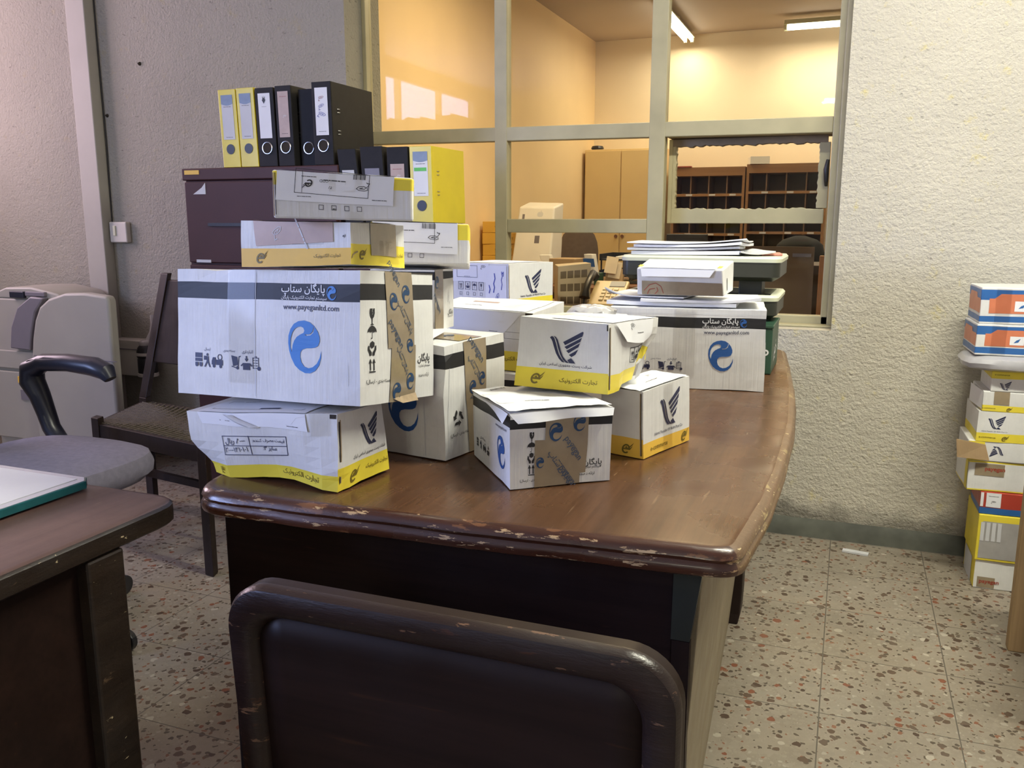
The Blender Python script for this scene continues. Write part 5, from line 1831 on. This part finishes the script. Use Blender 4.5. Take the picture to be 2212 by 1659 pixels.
def back_chair(x, y, zc, rz, label, w=.22, mat=None):
    t = thing('swivel_chair', (x, y, 0), label, 'chair', 'back office chairs')
    mat = mat or M('taupe_fabric', (.13, .095, .075), .9, .1, 40)
    mb = MB()
    rings = []
    for s, d in ((.82, -.03), (1, -.015), (1, .015), (.82, .03)):
        ring = []
        for i in range(24):
            a = 2 * pi * i / 24
            c_, sn = cos(a), sin(a)
            r = (abs(c_) ** 2.8 + abs(sn) ** 2.8) ** (-1 / 2.8)
            px, pz = w * s * r * c_, .23 * s * r * sn
            ring.append((x + px * cos(rz) - d * sin(rz), y + px * sin(rz) + d * cos(rz), zc + pz))
        rings.append(ring)
    mb.rings(rings, mat)
    mb.build('backrest', t, smooth=True)
    nx, ny = sin(rz), -cos(rz)
    k = pad(x + nx * .27, y + ny * .27, .40, .48, .23, .23, mat)
    k.build('seat', t, smooth=True)
    mb = MB(); mb.tube([(x - nx * .03, y - ny * .03, zc - .1), (x - nx * .02, y - ny * .02, .45), (x + nx * .1, y + ny * .1, .40)], .018, BLACKP, 8); mb.build('back_bracket', t)
    mb = MB(); mb.cyl((x + nx * .27, y + ny * .27, .06), (x + nx * .27, y + ny * .27, .40), .025, .025, BLACKP); mb.build('column', t)
    for j in range(5):
        a = 2 * pi * j / 5
        mb = MB(); mb.tube([(x + nx * .27, y + ny * .27, .09), (x + nx * .27 + .27 * cos(a), y + ny * .27 + .27 * sin(a), .03)], [.022, .028], BLACKP, 8); mb.build('base_arm', t)
    return t


back_chair(-1.92, 6.35, .86, .5, 'taupe swivel chair behind the cluttered back office desk', .15)
back_chair(-2.08, 3.85, .84, pi, 'dark grey swivel chair beyond the glass beside the golden carton pile', .2, M('grey_mesh', (.045, .045, .048), .8, .1, 40))

# golden post cartons piled by the side wall
ZS = .68
st = thing('low_table', (-2.2, 5.62, 0), 'plain low table under the pile of golden cartons', 'table')
mb = MB(); mb.box(-2.36, -2.06, 5.42, 5.85, .65, ZS, DESKRED); mb.build('tabletop', st)
for x in (-2.35, -2.11):
    for y in (5.43, 5.80):
        mb = MB(); mb.box(x, x + .04, y, y + .04, 0, .65, DESKRED); mb.build('leg', st)
GB = M('golden_carton', (.72, .42, .07), .5, .06, 9)
names = ['lowest', 'second lowest', 'middle', 'second from the top', 'topmost']
for k in range(6):
    z0 = ZS + k * .0765
    c8 = box8(-2.345 + .006 * (k % 2), -2.165 + .006 * ((k + 1) % 2), 5.48, 5.66, z0 + .001, z0 + .076, .03 * (-1) ** k)
    simple_carton(c8, GB, ['lowest golden carton of the pile beyond the glass', 'golden carton second from the bottom of the pile beyond the glass', 'golden carton third from the bottom of the pile beyond the glass', 'golden carton third from the top of the pile beyond the glass',
                           'golden carton just below the top of the pile beyond the glass', 'topmost golden carton of the pile beyond the glass'][k], 40 + k, group='golden cartons in a pile', prints=[('F', BIRD, .60, .5, .026, OLIVE), ('R', BIRD, .5, .5, .024, OLIVE)])

# far cabinet and pigeonhole racks
fc = thing('tall_cabinet', (-2.04, 8.1, 0), 'tall mustard two door cabinet against the far wall', 'cabinet')
mb = MB(); mb.box(-2.345, -1.60, 7.92, 8.28, 0, 1.785, CABY); mb.build('cabinet_body', fc, bevel=.004)
for x0, x1, hx in ((-2.335, -2.005, -2.03), (-1.995, -1.61, -1.97)):
    mb = MB(); mb.box(x0, x1, 7.905, 7.92, .06, 1.77, CABY); d = mb.build('door', fc, bevel=.003)
    mb = MB(); mb.cyl((hx, 7.905, 1.0), (hx, 7.885, 1.0), .012, .016, DESKRED); mb.build('door_knob', d)
mb = MB(); mb.lathe((-2.25, 8.0, 1.7855), [(.05, 0), (.06, .015), (.05, .035), (.02, .04)], BLACKP, 16); tag(mb.build('tape_roll'), 'small dark roll on top of the mustard cabinet', 'roll')


def rack(x0, x1, ztop, label):
    t = thing('pigeonhole_rack', ((x0 + x1) / 2, 8.05, 0), label, 'rack', 'pigeonhole racks')
    y0, y1 = 7.90, 8.28
    for x in (x0, x1 - .022):
        mb = MB(); mb.box(x, x + .022, y0, y1, 0, ztop, RACKWOOD); mb.build('side_board', t)
    mb = MB(); mb.box(x0 + .022, x1 - .022, y1 - .012, y1, 0, ztop, RACKIN); mb.build('back_board', t)
    mb = MB(); mb.box(x0 + .022, x1 - .022, y0, y1 - .012, ztop - .075, ztop, RACKWOOD); mb.build('top_board', t)
    z = ztop - .075 - .165
    k = 0
    while z > .06:
        mb = MB(); mb.box(x0 + .022, x1 - .022, y0, y1 - .012, z - .011, z + .011, RACKWOOD); s = mb.build('shelf', t)
        for u in ((.10, .42, .75) if k % 2 else (.2, .52, .8)):
            mb = MB(); xx = x0 + (x1 - x0) * u; mb.box(xx, xx + .055, y0 - .002, y0, z - .008, z + .008, PAPER_G); mb.build('shelf_label', s)
        z -= .172; k += 1
    for i in range(1, 4):
        x = x0 + (x1 - x0) * i / 4
        mb = MB(); mb.box(x - .005, x + .005, y0 + .05, y1 - .012, .05, ztop - .075, RACKIN); mb.build('divider', t)
    return t


rack(-1.525, -.892, 1.605, 'pigeonhole rack next to the mustard cabinet')
rack(-.880, -.22, 1.622, 'pigeonhole rack standing furthest from the mustard cabinet')
mb = MB(); mb.rbox((-.79, 7.98, 1.622 + .032), (.16, .2, .062), (0, 0, .2), WB); tag(mb.build('paper_pack'), 'pale paper pack on top of the racks', 'paper pack')
mb = MB(); mb.rbox((-1.43, 7.93, 1.6055 + .006), (.14, .09, .010), (0, 0, .1), REDINK); tag(mb.build('red_booklet'), 'red booklet on top of the rack next to the cabinet', 'booklet')
# dark monitor and bag in front of the racks
mt = thing('computer_monitor', (-1.13, 6.9, 0), 'dark computer monitor on a desk in front of the racks', 'monitor')
wd = thing('work_desk', (-.8, 7.0, 0), 'work desk in front of the pigeonhole racks', 'desk')
mb = MB(); mb.box(-1.45, -.15, 6.7, 7.3, .72, .75, DESKRED); mb.build('tabletop', wd)
for x in (-1.43, -.21):
    for y in (6.72, 7.24):
        mb = MB(); mb.box(x, x + .04, y, y + .04, 0, .72, DESKRED); mb.build('leg', wd)
mb = MB(); mb.box(-1.36, -1.04, 6.88, 6.92, .80, 1.04, BLACKP); mb.build('monitor_case', mt, bevel=.006)
mb = MB(); mb.cyl((-1.2, 6.9, .75), (-1.2, 6.9, .82), .03, .02, BLACKP); mb.cyl((-1.2, 6.9, .7505), (-1.2, 6.9, .762), .10, .09, BLACKP); mb.build('monitor_stand', mt)
mb = MB()
mb.rings([[(-.36 + (.17 * s) * cos(a) * (1 + .12 * sin(3 * a)), 7.0 + .14 * s * sin(a), z) for a in [2 * pi * i / 24 for i in range(24)]] for s, z in ((.85, .751), (1.0, .80), (1.05, .88), (.95, .96), (.7, 1.0), (.2, 1.03))], M('dark_cloth', (.012, .014, .018), .9, .2, 30))
b = mb.build('dark_bag', smooth=True)
tag(b, 'dark bag lying on the work desk in front of the racks', 'bag')
mb = MB(); mb.rbox((-.86, 6.9, .80), (.2, .18, .10), (0, 0, .3), WB); tag(mb.build('paper_pack'), 'pale pack of paper between the monitor and the dark bag', 'paper pack')
# ---------------------------------------------------------------- far end of the long desk: green box, tray stand, papers
gb = thing('green_box', (-.29, 2.40, .75), 'green enamelled metal box with white lettering at the far end of the long desk', 'box')
mb = MB()
mb.box(-.44, -.172, 2.315, 2.52, .7505, .872, GREENB)
b = mb.build('box_body', gb, bevel=.003)
mb = MB()
fs = Surf(lambda u, v, off=0: Vector((-.44 + .268 * u, 2.3145 - off, .7505 + .1215 * v)))
stamp(mb, fs, T('صندوق خیر'), .60, .48, w=.20, mat=WINK, off=.0006)
rs = Surf(lambda u, v, off=0: Vector((-.1715 + off, 2.315 + .205 * u, .7505 + .1215 * v)))
stamp(mb, rs, T('خیر'), .45, .45, w=.09, mat=WINK, off=.0006)
mb.build('lettering', gb)
mb = MB()
mb.box(-.442, -.170, 2.313, 2.522, .872, .880, GREENB)
mb.build('box_lid', gb, bevel=.002)

ts = thing('tray_stand', (-.38, 2.45, .88), 'dark green two level tray stand with cream rims on the green metal box', 'stand')


def tray(x0, x1, y0, y1, z0, z1, r, hollow, name):
    def loop(d, z):
        out = []
        for cx, cy, a in ((x1 - r, y1 - r, 0), (x0 + r, y1 - r, pi / 2), (x0 + r, y0 + r, pi), (x1 - r, y0 + r, 1.5 * pi)):
            out += [(cx + (r + d) * cos(a + pi / 2 * i / 5), cy + (r + d) * sin(a + pi / 2 * i / 5), z) for i in range(6)]
        return out
    mb = MB()
    if hollow:
        mb.rings([loop(-.02, z0), loop(0, z0 + .012), loop(0, z1 - .016), loop(-.022, z1 - .016), loop(-.026, z0 + .02)], SCALEG)
    else:
        mb.rings([loop(-.02, z0), loop(0, z0 + .012), loop(0, z1 - .016)], SCALEG)
    mb.build(name, ts, smooth=True)
    mb = MB()
    if hollow:
        mb.rings([loop(-.022, z1 - .0155), loop(.002, z1 - .0155), loop(.003, z1 - .006), loop(-.003, z1), loop(-.02, z1), loop(-.022, z1 - .0155)], RIM, False, False)
    else:
        mb.rings([loop(-.003, z1 - .0155), loop(.002, z1 - .0155), loop(.003, z1 - .006), loop(-.003, z1)], RIM)
    mb.build('tray_rim', ts, smooth=True, label='cream rim')


tray(-.60, -.172, 2.40, 2.68, .885, .950, .02, True, 'lower_tray')
tray(-.605, -.170, 2.42, 2.70, .985, 1.052, .022, False, 'upper_tray')
mb = MB(); mb.box(-.285, -.222, 2.50, 2.60, .90, .985, SCALEG); mb.build('post', ts, bevel=.003)
mb = MB(); mb.box(-.55, -.50, 2.50, 2.60, .90, .985, SCALEG); mb.build('post', ts, bevel=.003)
mb = MB(); mb.box(-.59, -.30, 2.53, 2.67, .8805, .886, SCALEG); mb.build('foot', ts)
mb = MB(); mb.hexa([(-.60, 2.55, .7505), (-.56, 2.55, .7505), (-.56, 2.66, .7505), (-.60, 2.66, .7505), (-.60, 2.55, .887), (-.56, 2.55, .887), (-.56, 2.66, .887), (-.60, 2.66, .887)], SCALEG); mb.build('side_support', ts)


def sheet(cx, cy, z, w, d, rz, mat, label, curl=.0, seed=0, group='loose papers', thick=.0012, name='paper_sheet', rx=0.0, n=12, amp=.004, corner=None):
    mb = MB()
    sd_ = Vector((seed * 2.3, seed * 1.1, seed))

    def P(u, v, dz):
        x, y = (u - .5) * w, (v - .5) * d
        k = noise.noise(Vector((x * 9, y * 9, 0)) + sd_) * amp + curl * (2 * u - 1) ** 2 + rx * y
        if corner:
            cu, cv, r, hgt = corner
            q = math.hypot(u - cu, v - cv) / r
            if q < 1:
                k += hgt * (1 - q) ** 2
        return Vector((cx + x * cos(rz) - y * sin(rz), cy + x * sin(rz) + y * cos(rz), z + k + amp + dz))
    mb.grid(lambda u, v: P(u, v, thick), n, n, mat)
    mb.grid(lambda u, v: P(1 - u, v, 0), n, n, mat)
    s_ = Surf(lambda u, v, off=0: P(u, v, thick + off))
    for u, v, h in ((.4, .75, .006), (.55, .6, .005), (.4, .45, .006), (.6, .3, .005)):
        stamp(mb, s_, LINES, u, v, h, INK, off=.0004)
    mb.grid(lambda u, v: P(u, 0, thick * v), n, 1, mat)
    mb.grid(lambda u, v: P(u, 1, thick * v), n, 1, mat)
    mb.grid(lambda u, v: P(0, u, thick * v), n, 1, mat)
    mb.grid(lambda u, v: P(1, u, thick * v), n, 1, mat)
    return tag(mb.build(name, weld=True, smooth=True), label, 'paper', group)


zz = 1.0525
specs = [(-.43, .0, .010, PAPER, 'bottom bundle of white papers in the upper cream rimmed tray', .30), (-.44, .04, .006, PAPER_G, 'greyish bundle of papers in the middle of the tray pile', .31), (-.42, -.05, .007, PAPER, 'white bundle of papers second from the top in the tray', .30), (-.43, .02, .003, PAPER, 'top white sheets curling up in the upper cream rimmed tray', .33)]
for i, (cx, rz, th, m, lb, w) in enumerate(specs):
    sheet(cx, 2.545, zz, w, .22, rz, m, lb, curl=.001 * i, seed=i, group='papers in the tray', thick=th, name='paper_bundle', amp=.0008, corner=(1, 0, .8, .003 * i + .003))
    zz += th + .002
sheet(-.27, 2.52, 1.0525, .10, .16, .5, PAPER_G, 'grey folded sheet at the end of the tray pile', curl=.006, seed=9, group='papers in the tray', thick=.004)
mb = MB(); mb.rbox((-.205, 2.53, 1.056), (.055, .10, .006), (0, 0, .15), M('pink_slip', (.62, .25, .19), .6, .05)); tag(mb.build('pink_slip', bevel=.001), 'small pink slip on the cream rim of the tray', 'paper')

# loose sheets under the small carton
sheet(-.40, 2.165, .9445, .31, .19, .05, PAPER, 'lowest bundle of loose sheets on the large far carton', curl=.001, seed=3, amp=.0008, thick=.009, name='paper_bundle')
sheet(-.335, 2.15, .9555, .28, .18, .14, PAPER, 'loose printed sheets reaching past the small taped carton', curl=.001, seed=4, amp=.001, corner=(1, 0, .4, .008), thick=.006)
sheet(-.45, 2.15, .9640, .20, .17, -.12, PAPER_G, 'crumpled grey sheet sticking out beside the small taped carton', curl=.001, seed=5, amp=.001, corner=(0, 0, .35, .018), thick=.003)

# crumpled clear bag
mb = MB()
rings = []
for k, (s, z) in enumerate(((.9, .938), (1.05, .942), (1.0, .950), (.75, .957), (.4, .960), (.05, .959))):
    ring = []
    for i in range(40):
        a = 2 * pi * i / 40
        p = Vector((cos(a), sin(a), k * .7)) * 2.3
        r = s * (1 + .22 * noise.noise(p))
        ring.append((-.535 + .055 * r * cos(a), 1.88 + .055 * r * sin(a), z + .004 * noise.noise(p * 2) * (k > 0)))
    rings.append(ring)
mb.rings(rings, FILM)
tag(mb.build('plastic_bag', smooth=True), 'crumpled greyish clear plastic bag on a plain carton mid desk', 'bag')
# ---------------------------------------------------------------- carton pile on the floor by the partition
GP = 'carton pile on the floor'
PILE = []


def pile(x0, w, y0, d, z0, z1, yaw, mat, label, seed, bands=(), fin=None, name='shipping_carton', pivot='l'):
    """carton whose front corner nearest the bare wall stands at (x0, y0)"""
    out = []
    for z in (z0, z1):
        for a, b in ((0, 0), (w, 0), (w, d), (0, d)):
            out.append((x0 + a * cos(yaw) - b * sin(yaw), y0 + a * sin(yaw) + b * cos(yaw), z))
    c = Carton(out, .0015, seed)
    c.body(mat, bands)
    if fin:
        fin(c)
    c.lab = (label, 'box', GP, name)
    PILE.append(c)
    return c


def redtape(c, q):
    c.strip([('F', q)], TAPE, 'brown_tape', [(0, T('payegan', bold=.02), .68, .5, .013, REDINK)])


Y = 2.925
c = pile(.437, .26, 2.93, .20, .0005, .094, .03, WHITE, 'lowest carton of the floor pile, with brown tape printed red', 51, [(0, 1, LEMON, 'L')])
redtape(c, Q(.04, .23, .05, .42))
c.strip([('L', Q(.1, .75, .0, .9))], PAPER_G, 'address_label')
c = pile(.434, .26, 2.925, .21, .0945, .245, .03, LEMON, 'lemon carton wrapped in grey tape, second from the floor in the pile', 52, [(.88, 1.0, LEMON)])
c.strip([('F', Q(.05, 1.0, .42, .86)), ], GREYTAPE, 'grey_tape', label='grey wrapping tape')
c.strip([('F', Q(.03, 1.0, .06, .44))], GREYTAPE, 'grey_tape')
for k in range(4):
    c.strip([('F', Q(.03 + k * .06, .07 + k * .06, .44, .84))], PAPER_G, 'tape_strip', lift=.002)
c = pile(.432, .24, 2.93, .17, .2455, .318, .02, RED, 'red packet with blue lower edge and pale label, in the lower half of the pile', 53, [(0, .30, CBLUE)])
c.strip([('F', Q(.07, .24, .34, .97))], PAPER, 'address_label', [(0, LOOPS, .5, .35, .009, INK), (0, LINES, .5, .8, .004, INK)])
c.strip([('F', Q(.005, .04, .34, .97))], PAPER, 'pale_stripe')
c = pile(.392, .30, 2.93, .20, .3185, .415, .06, WHITE, 'white carton with yellow end and red printed tape, under the flapped carton', 54, [(0, .06, LEMON), (.94, 1, LEMON)])
redtape(c, Q(.06, .33, .52, .92))
c.strip([('L', Q(.80, .98, .02, .98))], LEMON, 'yellow_print')
c = pile(.386, .30, 2.93, .20, .4155, .478, .03, WHITE, 'white carton with an open kraft flap and upside down emblem, mid pile', 55)
c.stamp('F', BIRD, .26, .5, .034, NAVY, rot=pi)
c.strip([('F', Q(.0, .15, .02, .98))], LEMON, 'yellow_print')
flap_of = c
c = pile(.404, .30, 2.93, .21, .4785, .572, .04, WHITE, 'white carton with dark emblem and yellow lower band, largest in the upper pile', 56, [(0, .29, LEMON)])
c.stamp('F', BIRD, .17, .66, .042, NAVY)
c.stamp('F', T('e-commerce', bold=.008), .10, .14, w=.046, mat=OLIVE)
c.stamp('F', T(EN_POST), .16, .35, w=.070, mat=NAVY)
c.stamp('F', ELOGO, .255, .15, .018, OLIVE)
c = pile(.411, .30, 2.93, .19, .5725, .635, .04, WHITE, 'white carton with brown tape patch and thin yellow base, in the upper pile', 57, [(0, .32, LEMON)])
c.stamp('F', T('e-commerce', bold=.008), .06, .16, w=.036, mat=OLIVE)
c.stamp('F', ELOGO, .24, .17, .015, OLIVE)
c.strip([('F', Q(.10, .24, .36, 1.0))], TAPE, 'brown_tape')
c.strip([('L', Q(.2, 1.0, .1, 1.0), lambda s, t: .01 * (1 - s))], PAPER, 'address_label')
c = pile(.429, .28, 2.93, .18, .6355, .700, .03, WHITE, 'white carton with yellow top band, just under the grey bag in the pile', 58, [(.64, 1.0, LEMON)])
c.stamp('F', T('e-commerce', bold=.008), .10, .82, w=.040, mat=OLIVE)
c.stamp('F', BIRD, .14, .32, .028, NAVY)
# grey mailing bag
mb = MB()
rings = []
for k, (s, z) in enumerate(((.85, .7005), (1.0, .708), (1.03, .722), (.98, .736), (.80, .744))):
    ring = []
    for i in range(44):
        a = 2 * pi * i / 44
        c_, sn = cos(a), sin(a)
        r = (abs(c_) ** 4 + abs(sn) ** 4) ** -.25 * s * (1 + .03 * noise.noise(Vector((c_ * 5, sn * 5, k))))
        ring.append((.515 + .165 * r * c_, 3.02 + .125 * r * sn, z + (.004 * noise.noise(Vector((c_ * 4, sn * 4, 9 + k))) if 0 < k < 4 else 0)))
    rings.append(ring)
mb.rings(rings, M('grey_bag', (.42, .42, .45), .3, .1, 20, coat=.3))
tag(mb.build('mailing_bag', smooth=True), 'grey plastic mailing bag squashed between cartons near the top of the pile', 'bag', GP)


def orange(c):
    for f, n in (('F', 1), ('L', 0)):
        s = c.s[f]
        patch(c.mb, s, .07, 1.0, .30, .70, ORANGE, .0007)
        c.mb.grid(lambda a, b: s.P(.11 + .05 * b + (.6 - .10 * b) * a, .70 + .13 * b, .0007), 6, 2, ORANGE)
    c.strip([('F', Q(.27, .38, .36, .64))], PAPER, 'logo_label', [(0, S([(0, 0), (.5, .6), (1.3, 1), (.9, .2), (.4, .1)]), .5, .5, .014, CBLUE)])
    c.strip([('F', Q(.12, .24, .02, .98))], CLEAR, 'clear_tape')


pile(.376, .34, 2.93, .20, .7455, .840, .06, WHITE, 'lower of the two orange and blue cartons on top of the pile', 59, [(.06, .26, CBLUE), (.66, .94, CBLUE)], orange)
pile(.379, .34, 2.935, .20, .8405, .950, .04, WHITE, 'topmost orange and blue carton of the floor pile', 60, [(.06, .22, CBLUE), (.66, .94, CBLUE)], orange)

for c in PILE:
    c.finish(*c.lab)
mb = MB()
mb.hexa([(.352, 2.895, .430), (.445, 2.922, .420), (.445, 2.925, .420), (.352, 2.898, .430), (.345, 2.89, .488), (.430, 2.920, .470), (.430, 2.923, .470), (.345, 2.893, .488)], KRAFT)
mb.build('open_flap', flap_of.root, label='open kraft flap')

# ---------------------------------------------------------------- timber rack at the frame's edge
tr2 = thing('timber_rack', (.78, 2.55, 0), 'light timber trestle rack in front of the floor carton pile', 'rack')
for x in (.498, 1.12):
    for y in (2.52, 2.10):
        mb = MB(); mb.box(x - .025, x + .025, y - .02, y + .02, 0, .52, PINE); mb.build('leg', tr2, bevel=.003)
for y in (2.52, 2.10):
    mb = MB()
    mb.hexa([(.53, y - .014, .18), (1.095, y - .014, .02), (1.095, y + .014, .02), (.53, y + .014, .18), (.53, y - .014, .235), (1.095, y - .014, .075), (1.095, y + .014, .075), (.53, y + .014, .235)], PINE)
    mb.build('brace', tr2, bevel=.002)
mb = MB(); mb.box(.47, 1.16, 2.06, 2.56, .52, .545, PINE); mb.build('tabletop', tr2, bevel=.003)
mb = MB(); mb.box(.535, 1.09, 2.515, 2.525, .05, .50, RACKIN); mb.build('back_board', tr2)
mb = MB(); mb.rbox((.09, 3.10, .004), (.085, .025, .006), (0, 0, -.15), PAPER_G); tag(mb.build('paper_scrap'), 'white paper scrap on the floor by the dark skirting', 'paper')
